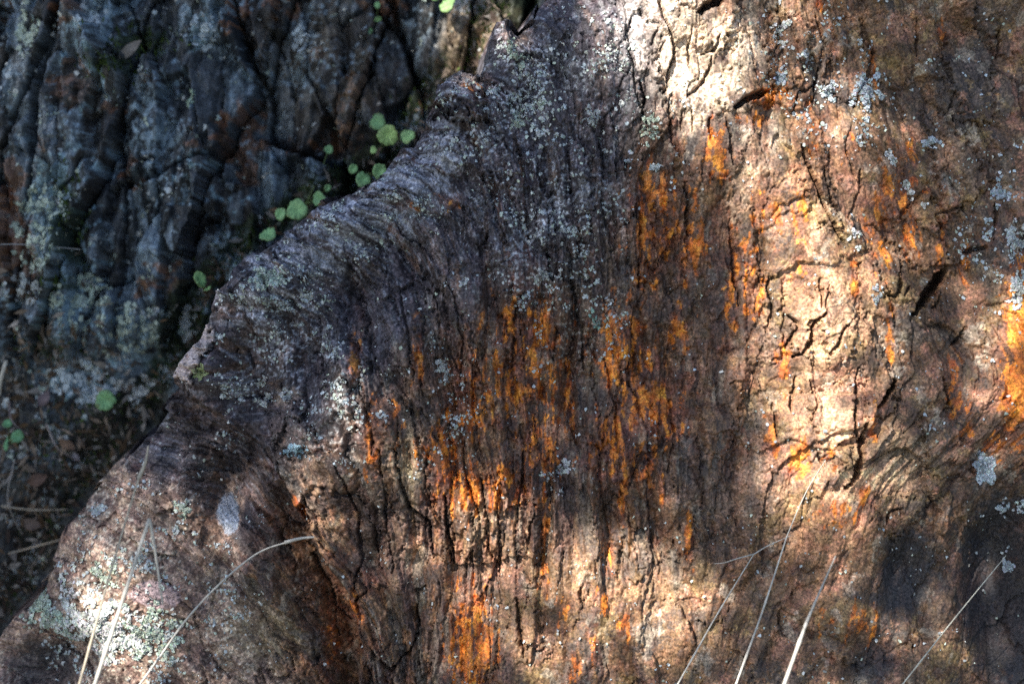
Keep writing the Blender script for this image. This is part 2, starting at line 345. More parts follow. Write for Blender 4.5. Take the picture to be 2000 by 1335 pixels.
BROWN = [(480, 690, 55, 110, .9), (402, 950, 46, 120, 1.3), (380, 800, 60, 50, .8), (540, 970, 40, 110, .9), (570, 1140, 50, 150, .8), (960, 290, 34, 66, .9), (1230, 300, 60, 120, .5), (860, 600, 80, 160, .4),
         (1750, 150, 130, 160, .5), (1850, 350, 120, 150, .5), (1100, 1150, 160, 120, .4), (1600, 1200, 150, 100, .5), (1400, 420, 70, 120, .5), (1850, 620, 90, 100, .7), (1450, 980, 100, 90, .4)]
DARK = [(1150, 560, 120, 160, .5), (1420, 960, 150, 90, .7), (1330, 900, 60, 110, .6), (1760, 1110, 70, 90, 1.0), (1950, 1130, 90, 200, 1.0), (1700, 1280, 60, 60, .8), (660, 700, 120, 200, .35),  # darker stone; the lower-right entries paint the shade of that corner
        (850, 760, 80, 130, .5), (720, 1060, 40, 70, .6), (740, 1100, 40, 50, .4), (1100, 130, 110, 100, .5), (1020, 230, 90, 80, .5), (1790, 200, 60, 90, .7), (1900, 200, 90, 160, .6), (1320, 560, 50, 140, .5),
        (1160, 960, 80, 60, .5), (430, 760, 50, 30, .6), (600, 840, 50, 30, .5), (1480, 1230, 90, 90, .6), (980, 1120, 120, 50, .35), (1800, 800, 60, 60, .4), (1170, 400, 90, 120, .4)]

def blobs(x, y, tab):
    r = np.zeros(x.shape, np.float32)
    for cx, cy, rx, ry, a in tab:
        r = np.maximum(r, a * gauss(x, y, cx, cy, rx, ry))
    return r

SP = 2.0
ax_x = axis(-420, -40, 2040, 2900, SP, 40); ax_y = axis(-700, -40, 1375, 1800, SP, 36)
X, Y = np.meshgrid(ax_x, ax_y)
dR, _ = polydist(X, Y, RIDGE, True)
fk = flakes(X + 0.3 * Y, Y - 0.2 * X, 62.0, 74.0, 15)
dR = dR + 5 * fbm(X / 30, Y / 30, 3, 11) + 9 * fbm(X / 150, Y / 150, 2, 12) + 24 * (hsh(fk[0], fk[1], 3) - 0.5)
s_ = front_warp(X, Y, dR); t_ = Y

H = np.where(dR > 0, -40 + 130 * (1 - np.exp(-np.maximum(dR, 0) / 110)) - 0.10 * np.clip(dR - 120, 0, 400), -40 + 11.0 * dR).astype(np.float32)
inside = ss(-8, 10, dR)
lipz = ss(380, 440, X) * (1 - ss(930, 1050, X))
H += lipz * (46 * np.exp(-((dR - 55) / 44) ** 2) - 62 * np.exp(-((dR - 185) / 62) ** 2) * (1 - ss(700, 900, X)) - 16 * np.exp(-((dR - 185) / 62) ** 2))
dB, _ = polydist(X, Y, BULGE)
H += 46 * np.exp(-(dB / 130) ** 2) - 8
dT, _ = polydist(X, Y, TROUGH, True)
dT = -dT + 12 * fbm(X / 60, Y / 60, 3, 21) + 16 * (hsh(fk[0], fk[1], 4) - 0.5)          # positive on the main (right) side
zone = ss(690, 760, Y)
s_ = (s_ - 0.55 * (Y - 1000) * zone * (1 - ss(-20, 140, dT))).astype(np.float32)
H += zone * (-105 * (1 - ss(-16, 5, dT)) - 70 * np.exp(-((dT + 30) / 34) ** 2)) * (dT < 200)
for cx, cy, rx, ry, a, an in [(1150, 680, 230, 280, -38, 0), (1860, 560, 80, 180, -52, -15), (1900, 150, 150, 200, -40, 0), (1990, 700, 50, 160, 30, 0), (1960, 1130, 80, 210, -150, 0), (1765, 1120, 50, 90, -50, 0),
                              (1300, 1210, 260, 120, 26, 0), (402, 950, 38, 105, -80, -14), (560, 1180, 60, 110, 24, -18), (470, 1120, 40, 120, 22, -18), (478, 690, 52, 90, -95, -14), (560, 880, 40, 120, -30, -35), (420, 775, 40, 26, -40, 25), (560, 740, 46, 60, 26, -20), (370, 700, 40, 40, 34, 0), (700, 900, 30, 140, 20, -14), (758, 1215, 60, 80, -30, 0), (735, 1090, 44, 60, -22, 0), (1150, 1010, 160, 60, -18, 0), (1480, 1230, 90, 90, -26, 0),
                              (1010, 210, 60, 60, -20, 0), (1120, 60, 100, 60, 26, 0), (900, 200, 60, 50, 22, 0), (1790, 230, 50, 100, -36, -20), (1690, 230, 40, 100, 20, -10), (700, 1050, 40, 80, -24, -15),
                              (640, 900, 60, 90, 22, -30), (230, 1080, 110, 100, 26, 0), (150, 1230, 100, 50, 22, 20), (70, 1310, 90, 60, -130, 0), (1690, 1270, 50, 60, -34, 0), (1640, 1190, 60, 60, 16, 0)]:
    H += a * gauss(X, Y, cx, cy, rx, ry, an)
rgt = ss(1380, 1560, X); low = ss(1040, 1160, Y) * ss(860, 1020, X); bul = np.exp(-(dB / 150) ** 2)
H += 30 * fbm(X / 330, Y / 330, 2, 31) + 16 * (1 - 0.6 * np.clip(np.maximum.reduce([rgt, low, bul]), 0, 1)) * fbm(X / 110, Y / 140, 3, 33)
for pts, a, wd in [([(440, 575), (560, 600), (640, 690), (700, 830), (740, 980)], 26, 22), ([(560, 520), (690, 560), (770, 660), (820, 800)], 18, 20), ([(660, 440), (800, 480), (880, 580), (930, 700)], 16, 20), ([(760, 390), (890, 420), (960, 520), (1000, 640)], 14, 18), ([(900, 330), (1000, 380), (1060, 480)], 14, 18)]:
    q, _ = polydist(X, Y, pts, True)
    q = q + 8 * pn(X / 50, Y / 50, 35)
    H += np.where(np.abs(q) < 120, a * (ss(-wd, wd * 0.3, -q) * np.exp(-(np.maximum(-q, 0) / 70) ** 2)) - 0.9 * a * np.exp(-((q - 14) / 16) ** 2), 0) * np.clip(inside, 0, 1)
# the outcrop rounds away beyond the picture
H -= 260 * ss(2150, 2900, X) + 420 * ss(-150, -700, Y) + 0.0
H += 120 * ss(1450, 1800, Y)

# foliation: flakes in three sizes, each with its own level and tilt, stepped plates and fibres along the grain
bul = np.exp(-(dB / 150) ** 2)
low = ss(1040, 1160, Y) * ss(860, 1020, X)
rgt = ss(1380, 1560, X)
lft = zone * (1 - ss(-215, -135, dT + 30 * pn(X / 80, Y / 80, 79)))
spots = blobs(X, Y, [(1240, 800, 70, 80, 1), (1400, 830, 80, 90, 1), (1205, 620, 50, 60, .8), (800, 1160, 70, 80, .8), (960, 290, 40, 60, .8), (1090, 880, 60, 60, .7), (620, 900, 60, 60, .8), (560, 800, 60, 50, .8), (1120, 90, 80, 60, .7), (1360, 960, 90, 70, .8)])
smo = np.clip(np.maximum.reduce([bul * 1.1, low, 0.85 * rgt, 0.8 * lft, 0.85 * spots, 0.75 * ss(0.12, 0.3, fbm(X / 120, Y / 170, 2, 78))]), 0, 1)
fib = 1 - 0.92 * smo
sj = s_ + 3.2 * pn(X / 9, Y / 11, 42) + 1.6 * pn(X / 4.5, Y / 5, 43) + 8 * pn(X / 40, Y / 60, 44); tj = t_ + 26 * pn(s_ / 22, t_ / 60, 45) + 10 * pn(s_ / 7, t_ / 30, 46)
jag0 = pn(X / 14, Y / 14, 91)
FA = flakes(sj + 0.12 * tj, tj, 78.0, 250.0, 141); FBk = flakes(sj - 0.06 * tj, tj, 30.0, 140.0, 151); FC = flakes(sj, tj, 12.0, 66.0, 161)
FG = flakes(X + 0.25 * Y + 30 * pn(X / 90, Y / 90, 48) + 4 * jag0, Y - 0.35 * X + 40 * pn(X / 70, Y / 90, 50) + 3 * jag0, 230.0, 260.0, 171)
FP = flakes(sj * 1.0 + 0.2 * tj, tj - 0.25 * sj, 96.0, 140.0, 181)
FQ = flakes(sj - 0.3 * tj, tj + 0.2 * sj, 42.0, 58.0, 191)
def facet(Fk, k, lev, ta_, tb_):
    return lev * (hsh(Fk[0], Fk[1], k) - 0.5) + (hsh(Fk[0], Fk[1], k + 1) - 0.5) * ta_ * Fk[2] + (hsh(Fk[0], Fk[1], k + 2) - 0.5) * tb_ * Fk[3]
H += inside * smo * (chisel(FP, 25, 16, 0.24, 0.18) + facet(FQ, 5, 2.5, 0.08, 0.08))
H += inside * (chisel(FG, 25, 7, 0.07, 0.07, 3) + (0.3 + 0.7 * fib) * chisel(FA, 25, 20, 0.55, 0.10) + (0.06 + 1.0 * fib) * chisel(FBk, 25, 12, 0.7, 0.14, 3) + (0.05 + 0.95 * fib) * facet(FC, 5, 5.5, 0.65, 0.12))
H -= inside * smo * 8 * (1 - ss(0.0, 0.022, FP[4])) * (hsh(FP[0], FP[1], 9) > 0.72)
gA = hsh(FA[0], FA[1], 9); gB = hsh(FBk[0], FBk[1], 9)
H -= inside * (11 * (1 - ss(0.0, 0.035, FA[4])) * (gA > 0.45) * (1 - 0.85 * low * ss(1030, 1100, X)) * (1 - 0.6 * rgt) + 7 * fib * (1 - ss(0, 0.1, FBk[4])) * (gB > 0.6))
bigp = fbm(s_ / 85, t_ / 420, 3, 41)
def terrace(n, step, edge):
    f = n / step; i = np.floor(f); fr = f - i
    return step * (i + ss(edge, 1.0, fr)), i
ta, ia = terrace(bigp * 70 + 7 * pn(X / 26, Y / 30, 47) + 3 * pn(X / 9, Y / 9, 49), 11.0, 0.86)
H += inside * (0.12 + 0.75 * fib) * ta
fn = 2.2 * pn(s_ / 17, t_ / 150, 61) + 1.6 * pn(s_ / 8, t_ / 70, 63) + 1.1 * pn(s_ / 4.2, t_ / 40, 65)
fr_ = np.abs(pn(s_ / 26, t_ / 200, 67)); gate = ss(0.1, 0.3, fbm(X / 120, Y / 160, 2, 69))
cleft = -9 * np.exp(-(fr_ / 0.03) ** 2) * gate * (1 - 0.7 * ss(930, 1000, Y))
H += inside * fib * (fn + cleft)
lipw = np.exp(-((dR - 90) / 110) ** 2) * ss(400, 460, X) * (1 - ss(980, 1150, X))
H += inside * lipw * (4.5 * pn(s_ / 10, t_ / 60, 85) + 3.0 * pn(s_ / 5, t_ / 34, 86))
# cross fractures chip the plates
cr = np.abs(fbm(X / 55 + 0.012 * Y, Y / 70, 3, 75)); cg = ss(0.1, 0.35, fbm(X / 160, Y / 160, 2, 77))
H -= inside * 4 * fib * np.exp(-(cr / 0.025) ** 2) * cg
rough = (0.6 + 1.1 * fib) * fbm(X / 24, Y / 24, 4, 81, 0.55) + (0.25 + 0.35 * fib) * pn(X / 4.6, Y / 4.6, 83)
H += inside * rough

jag = 5 * pn(X / 14, Y / 14, 91) + 2.5 * pn(X / 6, Y / 6, 93)
LAB = np.full(X.shape, -1, np.int16)
def sub(x0, x1, y0, y1):
    i0, i1 = np.searchsorted(ax_y, [y0, y1]); j0, j1 = np.searchsorted(ax_x, [x0, x1])
    return slice(i0, i1), slice(j0, j1)
for k, (lab, c, hw, hl, an, rise, tx, ty) in enumerate(SLABS):
    w = sub(c[0] - hw - hl - 30, c[0] + hw + hl + 30, c[1] - hw - hl - 30, c[1] + hw + hl + 30)
    a, b = rot_local(X[w], Y[w], c, an)
    j = jag[w]
    # tapered, chipped outline
    tap = hw * (1 - 0.35 * np.clip(b / hl, -1, 1) * (1 if k % 2 else -1)) + 2.2 * j * (0.6 + hw / 60)
    q = np.minimum(tap - np.abs(a), hl + 2.5 * j + 0.35 * a * (1 if k % 3 else -1) - np.abs(b))
    m_ = ss(-1.5, 2.5, q)
    H[w] += m_ * (rise * 0.62 + tx * a * 0.5 + ty * b * 0.5) - 5 * np.exp(-((q + 2) / 2.2) ** 2)
    LAB[w] = np.where(q > 0.5, k, LAB[w])
CRK = np.zeros(X.shape, np.float32)
jagc = 5.0 * np.round(2.2 * pn(X / 24, Y / 30, 95)) / 2.2 + 1.2 * pn(X / 7, Y / 9, 96)
for pts, hw, dep in CRACKS:
    xs = [p[0] for p in pts]; ys = [p[1] for p in pts]
    w = sub(min(xs) - 30, max(xs) + 30, min(ys) - 30, max(ys) + 30)
    q, tt = polydist(X[w] + jagc[w], Y[w] + 0.6 * jagc[w], pts)
    wid = hw * (0.85 if hw >= 6 else 0.58) * (0.3 + 1.0 * np.sin(np.pi * np.clip(tt, 0.04, 0.96)) ** 0.7)
    g = 1 - ss(wid * 0.6, wid + 1.0, q)
    H[w] -= dep * (1.0 + 0.9 * (hw >= 6)) * g; CRK[w] = np.maximum(CRK[w], g)

# ---- colour of the stone, with some shade and sky light painted in
def C(*a): return np.array(a, np.float32)
def mix(col, c, wgt): return col + (np.asarray(c, np.float32) - col) * wgt[..., None]
c1 = fbm(s_ / 26, t_ / 180, 3, 101); c2 = fbm(s_ / 11, t_ / 60, 3, 103); c3 = fbm(X / 130, Y / 130, 4, 105); c4 = fbm(X / 18, Y / 22, 4, 107, 0.65)
kA = hsh(FA[0], FA[1], 20); kB = hsh(FBk[0], FBk[1], 20); kC = hsh(FC[0], FC[1], 20); kB2 = hsh(FBk[0], FBk[1], 21)
col = np.zeros(X.shape + (3,), np.float32) + C(0.140, 0.092, 0.066)
col = mix(col, C(0.090, 0.060, 0.062), ss(0.5, 0.55, kA) * 0.8)
col = mix(col, C(0.19, 0.105, 0.058), ss(0.0, 0.2, c1 + 0.5 * (kB - 0.6)) * 0.8)
col = mix(col, C(0.20, 0.095, 0.075), ss(0.05, 0.25, c3 + 0.4 * (kB2 - 0.5)) * 0.6)
col = mix(col, C(0.15, 0.155, 0.15), ss(0.80, 0.84, kB) * 0.75)
col = mix(col, C(0.2, 0.15, 0.115), ss(0.84, 0.88, kB2) * 0.7)
col = mix(col, C(0.19, 0.215, 0.24), ss(0.945, 0.95, kC) * ss(-0.1, 0.1, c3) * 0.75)
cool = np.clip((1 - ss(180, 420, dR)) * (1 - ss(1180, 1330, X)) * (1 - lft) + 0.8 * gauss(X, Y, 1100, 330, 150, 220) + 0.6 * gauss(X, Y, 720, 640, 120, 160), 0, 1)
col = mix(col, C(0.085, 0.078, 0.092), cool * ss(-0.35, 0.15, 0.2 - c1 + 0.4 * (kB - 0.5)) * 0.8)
col = mix(col, C(0.035, 0.03, 0.034), ss(0.05, 0.3, -c2 + 0.4 * (kC - 0.5)) * 0.7)
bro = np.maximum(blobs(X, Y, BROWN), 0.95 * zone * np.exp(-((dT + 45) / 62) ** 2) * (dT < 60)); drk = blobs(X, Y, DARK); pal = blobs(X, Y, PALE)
col = mix(col, C(0.115, 0.068, 0.038), np.clip(bro * (0.75 + 0.9 * c2), 0, 1) * 0.85)
rt = ss(1380, 1520, X) * (1 - ss(1800, 2000, X) * 0.5) * ss(-0.25, 0.2, c3 + 0.3)
col = mix(col, lerp(C(0.30, 0.19, 0.13), C(0.125, 0.088, 0.06), np.clip(ss(-0.1, 0.2, c1) + 0.8 * ss(1660, 1760, X), 0, 1)[..., None]), rt * 0.75)
col = mix(col, C(0.215, 0.145, 0.092), ss(1010, 1120, Y) * ss(860, 1000, X) * (1 - ss(1500, 1750, X)) * ss(-0.3, 0.25, c3 + c1 * 0.5) * 0.75)
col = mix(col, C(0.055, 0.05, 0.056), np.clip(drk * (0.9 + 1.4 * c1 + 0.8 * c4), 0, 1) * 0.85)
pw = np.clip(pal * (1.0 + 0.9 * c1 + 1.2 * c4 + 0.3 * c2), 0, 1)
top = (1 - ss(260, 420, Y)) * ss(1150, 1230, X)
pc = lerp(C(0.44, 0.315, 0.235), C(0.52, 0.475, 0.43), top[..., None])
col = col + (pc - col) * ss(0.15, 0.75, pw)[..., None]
fz = 0.35 * c4 + 0.25 * fbm(X / 7, Y / 8, 3, 135, 0.7)
def crust(sc_x, sc_y, seed, thr): return ss(thr, thr + 0.05, fbm(X / sc_x, Y / sc_y, 3, seed, 0.6) + fz)
warmz = np.clip(rgt + low + 0.5 * lft, 0, 1)
col = mix(col, C(0.058, 0.056, 0.062), crust(120, 170, 141, 0.20) * warmz * (1 - 0.75 * np.clip(pal, 0, 1)) * 0.85)
col = mix(col, C(0.34, 0.20, 0.155), crust(90, 120, 143, 0.22) * warmz * 0.65)
col = mix(col, C(0.22, 0.17, 0.09), crust(110, 100, 145, 0.22) * warmz * 0.6)
col = mix(col, C(0.30, 0.30, 0.29), crust(60, 80, 147, 0.30) * warmz * 0.6)
col = mix(col, C(0.075, 0.062, 0.066), crust(70, 160, 149, 0.18) * (1 - warmz) * 0.7)
col = mix(col, C(0.20, 0.20, 0.19), crust(34, 90, 151, 0.33) * (1 - warmz) * 0.55)
# sky light painted blue-grey on the shoulder of the ridge, and blue-green minerals
sho = np.exp(-((dR - 60) / 70) ** 2) * ss(420, 520, X) * (1 - ss(860, 960, X))
col = mix(col, C(0.34, 0.35, 0.38), ss(0.35, 0.8, sho * (0.8 + 2.0 * c2 + 1.4 * c4 + 0.6 * (kC - 0.5))) * 0.8)
lowl = lft
col = mix(col, lerp(C(0.16, 0.125, 0.13), C(0.34, 0.29, 0.28), ss(-0.12, 0.2, c4 + 0.5 * fbm(X / 46, Y / 40, 3, 137))[..., None]), lowl * 0.8 * (1 - np.clip(bro, 0, 1)))
grn = blobs(X, Y, [(800, 900, 30, 90, 1), (770, 870, 20, 60, .8), (1740, 900, 50, 60, .6), (930, 990, 40, 60, .5), (500, 1250, 70, 70, .7), (1170, 730, 40, 60, .4), (950, 760, 20, 60, .6)])
col = mix(col, C(0.25, 0.26, 0.21), np.clip(grn * (0.8 + 1.5 * c2), 0, 1) * 0.7)
# rust and orange crust run down the grain
ora = blobs(X, Y, [(a, b, c * 1.1, d * 1.15, e) for a, b, c, d, e in ORANGE])
on = 0.55 * fbm(s_ / 13, t_ / 70, 3, 111) + 0.55 * fbm(X / 17, Y / 26, 4, 113, 0.62) + 0.22 * (kB - 0.5) + 0.16 * (kC - 0.5)
ow = ss(0.68, 0.71, ora * 0.80 + on * 1.85) * ss(0.06, 0.25, ora)
oc = lerp(C(0.36, 0.125, 0.034), C(0.70, 0.275, 0.05), ss(-0.25, 0.35, fbm(X / 20, Y / 30, 3, 115) + 0.3 * (ora - 0.6))[..., None])
rst = ss(0.15, 0.6, ora * 0.9 + on) * ss(0.03, 0.25, ora)
col = mix(col, C(0.19, 0.078, 0.045), rst * 0.5)
col = col + (oc - col) * (ow * 0.95)[..., None]
# thin white lichen dust, follows its own patches
stk = ss(0.12, 0.35, fbm(s_ / 5, t_ / 30, 3, 125, 0.65))
col = mix(col, C(0.34, 0.36, 0.39), stk * np.clip(lipw * 0.9 + 0.5 * cool, 0, 1) * 0.55)
col = mix(col, C(0.028, 0.026, 0.032), ss(0.12, 0.35, fbm(s_ / 7, t_ / 40, 3, 127, 0.65)) * np.clip(lipw + 0.6 * cool, 0, 1) * 0.7)
du = ss(0.2, 0.42, fbm(X / 9, Y / 9, 3, 121) + 0.5 * fbm(X / 140, Y / 140, 3, 123)) * (1 - ss(0.3, 0.7, ora))
dz = np.clip(np.exp(-((polydist(X, Y, [(1000, 130), (1040, 250), (1060, 420), (1110, 600)])[0]) / 120) ** 2) + 0.9 * sho + 0.8 * lowl + 0.8 * np.exp(-((polydist(X, Y, [(520, 600), (640, 780), (700, 860)])[0]) / 70) ** 2) + 0.06, 0, 1)
col = mix(col, C(0.55, 0.57, 0.58), du * dz * 0.9)
mot = fbm(X / 7, Y / 8, 3, 131, 0.7); mo2 = fbm(X / 40, Y / 46, 4, 133, 0.6)
col = mix(col, C(0.045, 0.038, 0.04), ss(0.12, 0.3, mo2 + 0.5 * mot) * 0.55 * (1 - 0.6 * ow))
col = col + (np.clip(col * 1.9 + C(0.03, 0.02, 0.015), 0, 0.62) - col) * (ss(0.10, 0.32, -mo2 + 0.6 * mot) * 0.6 * (1 - 0.6 * ow))[..., None]
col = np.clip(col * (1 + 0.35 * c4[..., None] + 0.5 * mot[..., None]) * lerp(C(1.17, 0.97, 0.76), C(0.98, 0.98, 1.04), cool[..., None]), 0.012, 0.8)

crevice_shade = np.clip(0.8 * (1 - ss(0.0, 0.07, FA[4])) * (gA > 0.3) + 0.6 * (1 - ss(0.0, 0.12, FBk[4])) * (gB > 0.45) * fib + 0.5 * CRK, 0, 1)  # crevice shade put into the colour along flake borders and cracks
col = mix(col, C(0.022, 0.019, 0.022), crevice_shade * 0.6)
# named pieces with a colour of their own, then shade painted into dark corners
col = np.where((LAB == 0)[..., None], C(0.56, 0.45, 0.41) * (1 + 0.5 * c4[..., None]), col)
wp = gauss(X, Y, 428, 1015, 24, 44, -18) + 0.25 * c4
col = mix(col, C(0.56, 0.58, 0.62), ss(0.42, 0.5, wp))
pk = gauss(X, Y, 300, 1165, 60, 34, 8) + 0.3 * c4
col = mix(col, C(0.40, 0.30, 0.31), ss(0.45, 0.55, pk) * 0.8)
corner_shade = np.clip(0.9 * gauss(X, Y, 40, 1325, 90, 60) + gauss(X, Y, 1970, 1160, 110, 240) + gauss(X, Y, 1765, 1110, 60, 100) + 0.7 * gauss(X, Y, 1700, 1290, 70, 60), 0, 1)  # shade of the bottom corners and holes, painted as near-black stone
col = mix(col, C(0.035, 0.034, 0.038), ss(0.3, 0.7, corner_shade + 0.4 * c4) * 0.85)
GR = np.stack([s_ / 8.0, t_ / 34.0, np.clip(0.25 + 0.7 * smo, 0, 0.9)], -1)
PV = to_world(X, Y, H)
FO = to_world(1150, 1250, 0)
front = empty('front_boulder', (FO[0], FO[1], GROUND_Z))
tag(front, 'big foliated brown and purple boulder streaked with orange, filling the right of the picture', 'boulder')
ny, nx = X.shape
idx = np.arange(ny * nx).reshape(ny, nx)
F = np.stack([idx[1:, :-1], idx[1:, 1:], idx[:-1, 1:], idx[:-1, :-1]], -1).reshape(-1, 4)
fl = LAB[:-1, :-1].ravel()
keep = (H[:-1, :-1].ravel() > -640)
flatV = PV.reshape(-1, 3); flatC = col.reshape(-1, 3); flatG = GR.reshape(-1, 3)
def grid_part(name, fsel, mat, parent, label=None):
    f = F[fsel]
    if len(f) < 4: return None
    u, inv = np.unique(f, return_inverse=True)
    o = build(name, flatV[u], inv.reshape(-1, 4), mat, parent, cols=flatC[u], attrs={'grain': flatG[u]})
    if label: o['label'] = label
    return o
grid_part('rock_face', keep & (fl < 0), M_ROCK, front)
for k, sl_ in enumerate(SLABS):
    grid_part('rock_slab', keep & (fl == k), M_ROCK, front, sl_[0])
flatV_front = flatV

def front_h(x, y):
    j = np.clip(np.searchsorted(ax_x, x), 1, nx - 2); i = np.clip(np.searchsorted(ax_y, y), 1, ny - 2)
    return H[i, j]
def front_n(x, y):
    e = 3.0
    gx = (front_h(x + e, y) - front_h(x - e, y)) / (2 * e); gy = (front_h(x, y + e) - front_h(x, y - e)) / (2 * e)
    n = np.stack([-gx, gy, np.ones_like(gx)], -1); n /= np.linalg.norm(n, axis=-1, keepdims=True)
    return n

# ================================================================== THE BACK ROCK
KB = 1 + 0.215 / D
def bk(x, y): return 1000 + (x - 1000) * KB, 667.5 + (y - 667.5) * KB
SPB = 3.3
bx_ = axis(-900, -160, 1180, 1500, SPB, 26); by_ = axis(-900, -140, 1460, 1900, SPB, 26)
XB, YB = np.meshgrid(bx_, by_)
xp, yp = 1000 + (XB - 1000) / KB, 667.5 + (YB - 667.5) / KB            # picture units for authored features
wx = XB + 12 * fbm(XB / 160, YB / 220, 3, 201) + 0.10 * (YB - 300) + 4 * pn(XB / 40, YB / 60, 203)
wy = YB + 16 * fbm(XB / 170, YB / 170, 3, 205)
# upright slabs like leaning books, broken into smaller flakes
wx2 = wx + 3 * pn(XB / 22, YB / 24, 207); wy2 = wy + 14 * pn(XB / 60, YB / 90, 209)
K1 = flakes(wx2 + 0.1 * wy2, wy2, 165.0, 620.0, 241, 0.9); K2 = flakes(wx2 - 0.12 * wy2, wy2, 66.0, 210.0, 251, 0.9); K3 = flakes(wx2, wy2, 26.0, 74.0, 261, 0.9)
edge = K1[4]; ci, cj = K1[0] + 50, K1[1] + 50; cid = (ci * 1000 + cj).astype(int); cxx, cyy = K1[2], K1[3]
gnd = ss(0, 1, (1 - ss(200, 420, xp + 0.25 * (yp - 900))) * ss(640, 760, yp + 0.1 * xp))     # soil and litter in the gully
HB = -430 + (1 - gnd) * (110 * (hsh(ci, cj, 3) - 0.5) + (0.15 + 0.4 * hsh(ci, cj, 4)) * cxx + (hsh(ci, cj, 5) - 0.5) * 0.16 * cyy - 80 * (1 - ss(0.0, 0.05, edge)) * (hsh(ci, cj, 6) > 0.3)
                         + chisel(K2, 25, 90, 1.2, 0.45) + chisel(K3, 25, 26, 1.0, 0.6) - 42 * (1 - ss(0, 0.06, K2[4])) * (hsh(K2[0], K2[1], 9) > 0.45))
dRb, _ = polydist(xp, yp, RIDGE, True)
HB += -70 * np.exp(-(np.minimum(dRb + 20, 0) / 50) ** 2) - 60 * gnd
HB += 25 * fbm(XB / 200, YB / 260, 3, 211) + (1 - gnd) * (4 * pn(wx / 22, wy / 110, 213) + 3 * pn(wx / 10, wy / 50, 215)) + 4 * fbm(XB / 36, YB / 36, 3, 217) + gnd * (34 * fbm(XB / 70, YB / 60, 3, 219))
tq, _i = terrace(fbm(wx / 60, wy / 240, 3, 221) * 60, 12.0, 0.78); HB += 0.25 * (1 - gnd) * tq
HB += 110 * gauss(xp, yp, 950, 70, 55, 110, 12) + 50 * gauss(xp, yp, 620, 100, 90, 160)
HB = HB.astype(np.float32)
b1 = fbm(wx / 26, wy / 160, 3, 231); b2 = fbm(XB / 90, YB / 110, 4, 233); b3 = fbm(XB / 22, YB / 24, 3, 235)
cb = np.zeros(XB.shape + (3,), np.float32) + C(0.030, 0.032, 0.036)
kb2 = hsh(K2[0], K2[1], 20); kb3 = hsh(K3[0], K3[1], 20)
cb = mix(cb, C(0.078, 0.076, 0.080), ss(0.4, 0.6, kb2))
cb = mix(cb, C(0.24, 0.265, 0.29), ss(0.80, 0.82, kb2) * 0.85)
cb = mix(cb, C(0.22, 0.235, 0.25), ss(0.82, 0.84, kb3) * 0.75)
cb = mix(cb, C(0.03, 0.03, 0.032), (1 - ss(0.1, 0.2, kb3)) * 0.7)
cb = mix(cb, C(0.085, 0.07, 0.058), ss(0.05, 0.35, b2) * 0.7)
cb = mix(cb, C(0.10, 0.062, 0.04), ss(0.5, 0.8, hsh(ci, cj, 8)) * 0.35 * (1 - gnd))
cb = mix(cb, C(0.03, 0.03, 0.03), (1 - ss(0.0, 0.12, edge)) * 0.0 + 0 * b1)
blu = ss(0.30, 0.42, b3 * 0.6 + fbm(XB / 60, YB / 90, 3, 237)); cb = mix(cb, C(0.2, 0.235, 0.265), blu * 0.75)
lz = blobs(xp, yp, [(95, 450, 100, 130, 1), (150, 590, 90, 90, .9), (120, 370, 90, 90, .8), (250, 640, 120, 70, .7), (140, 740, 90, 60, .8), (170, 150, 60, 110, .6), (400, 70, 30, 50, .9), (380, 330, 60, 40, .5), (260, 700, 90, 50, .8), (440, 390, 60, 60, .5), (590, 80, 40, 60, .5), (40, 560, 60, 80, .6)])
lw = ss(0.42, 0.56, lz * 0.8 + 0.75 * b3 + 0.35 * b2) * ss(0.1, 0.3, lz); cb = mix(cb, C(0.27, 0.33, 0.345), lw * 0.85)
rz = 0.45 * ss(0.1, 0.35, fbm(XB / 120, YB / 150, 2, 239)) + blobs(xp, yp, [(15, 400, 35, 90, 1), (45, 470, 50, 40, .9), (30, 350, 40, 50, .8), (100, 300, 30, 30, .5), (470, 300, 20, 60, .5), (230, 215, 30, 20, .6)])
cb = mix(cb, C(0.2, 0.075, 0.03), ss(0.35, 0.6, rz + 0.8 * b3) * ss(0.1, 0.3, rz) * 0.8)
mz = np.clip(blobs(xp, yp, [(150, 430, 26, 90, 1), (280, 80, 60, 30, .9), (230, 130, 50, 26, .8), (120, 555, 40, 26, .9), (100, 680, 60, 30, .7), (330, 620, 40, 40, .7), (600, 470, 40, 30, .7), (240, 830, 90, 60, .8)]) + 0.9 * np.exp(-((dRb + 30) / 40) ** 2), 0, 1)
cb = mix(cb, C(0.035, 0.045, 0.018), ss(0.35, 0.7, mz + 0.5 * b3) * 0.85)
cb = mix(cb, C(0.045, 0.036, 0.028), gnd * ss(-0.1, 0.2, 0.3 - lz + 0.3 * b3) * 0.85)
tanb = np.clip(blobs(xp, yp, [(918, 80, 60, 110, 1.7), (700, 210, 40, 90, .5), (640, 60, 60, 80, .4), (560, 150, 50, 80, .4)]), 0, 1)
cb = mix(cb, C(0.24, 0.18, 0.12), np.clip(tanb * (1 + b3), 0, 1) * 0.8)
fl_ = fbm(XB / 14, YB / 15, 3, 245, 0.7)
cb = mix(cb, C(0.33, 0.37, 0.40), ss(0.30, 0.42, fl_ + 0.9 * fbm(XB / 120, YB / 150, 2, 247)) * 0.75 * (1 - 0.8 * gnd))
cb = mix(cb, C(0.02, 0.022, 0.02), ss(0.16, 0.36, -fl_ + 0.4 * b2) * 0.6)
cb = np.clip(cb * (0.88 + 0.6 * b3[..., None]) * lerp(C(0.84, 1.0, 1.10), C(1, 1, 1), tanb[..., None]), 0.01, 0.7)
PB = to_world(XB, YB, HB)
BO = to_world(300, 1500, -430)
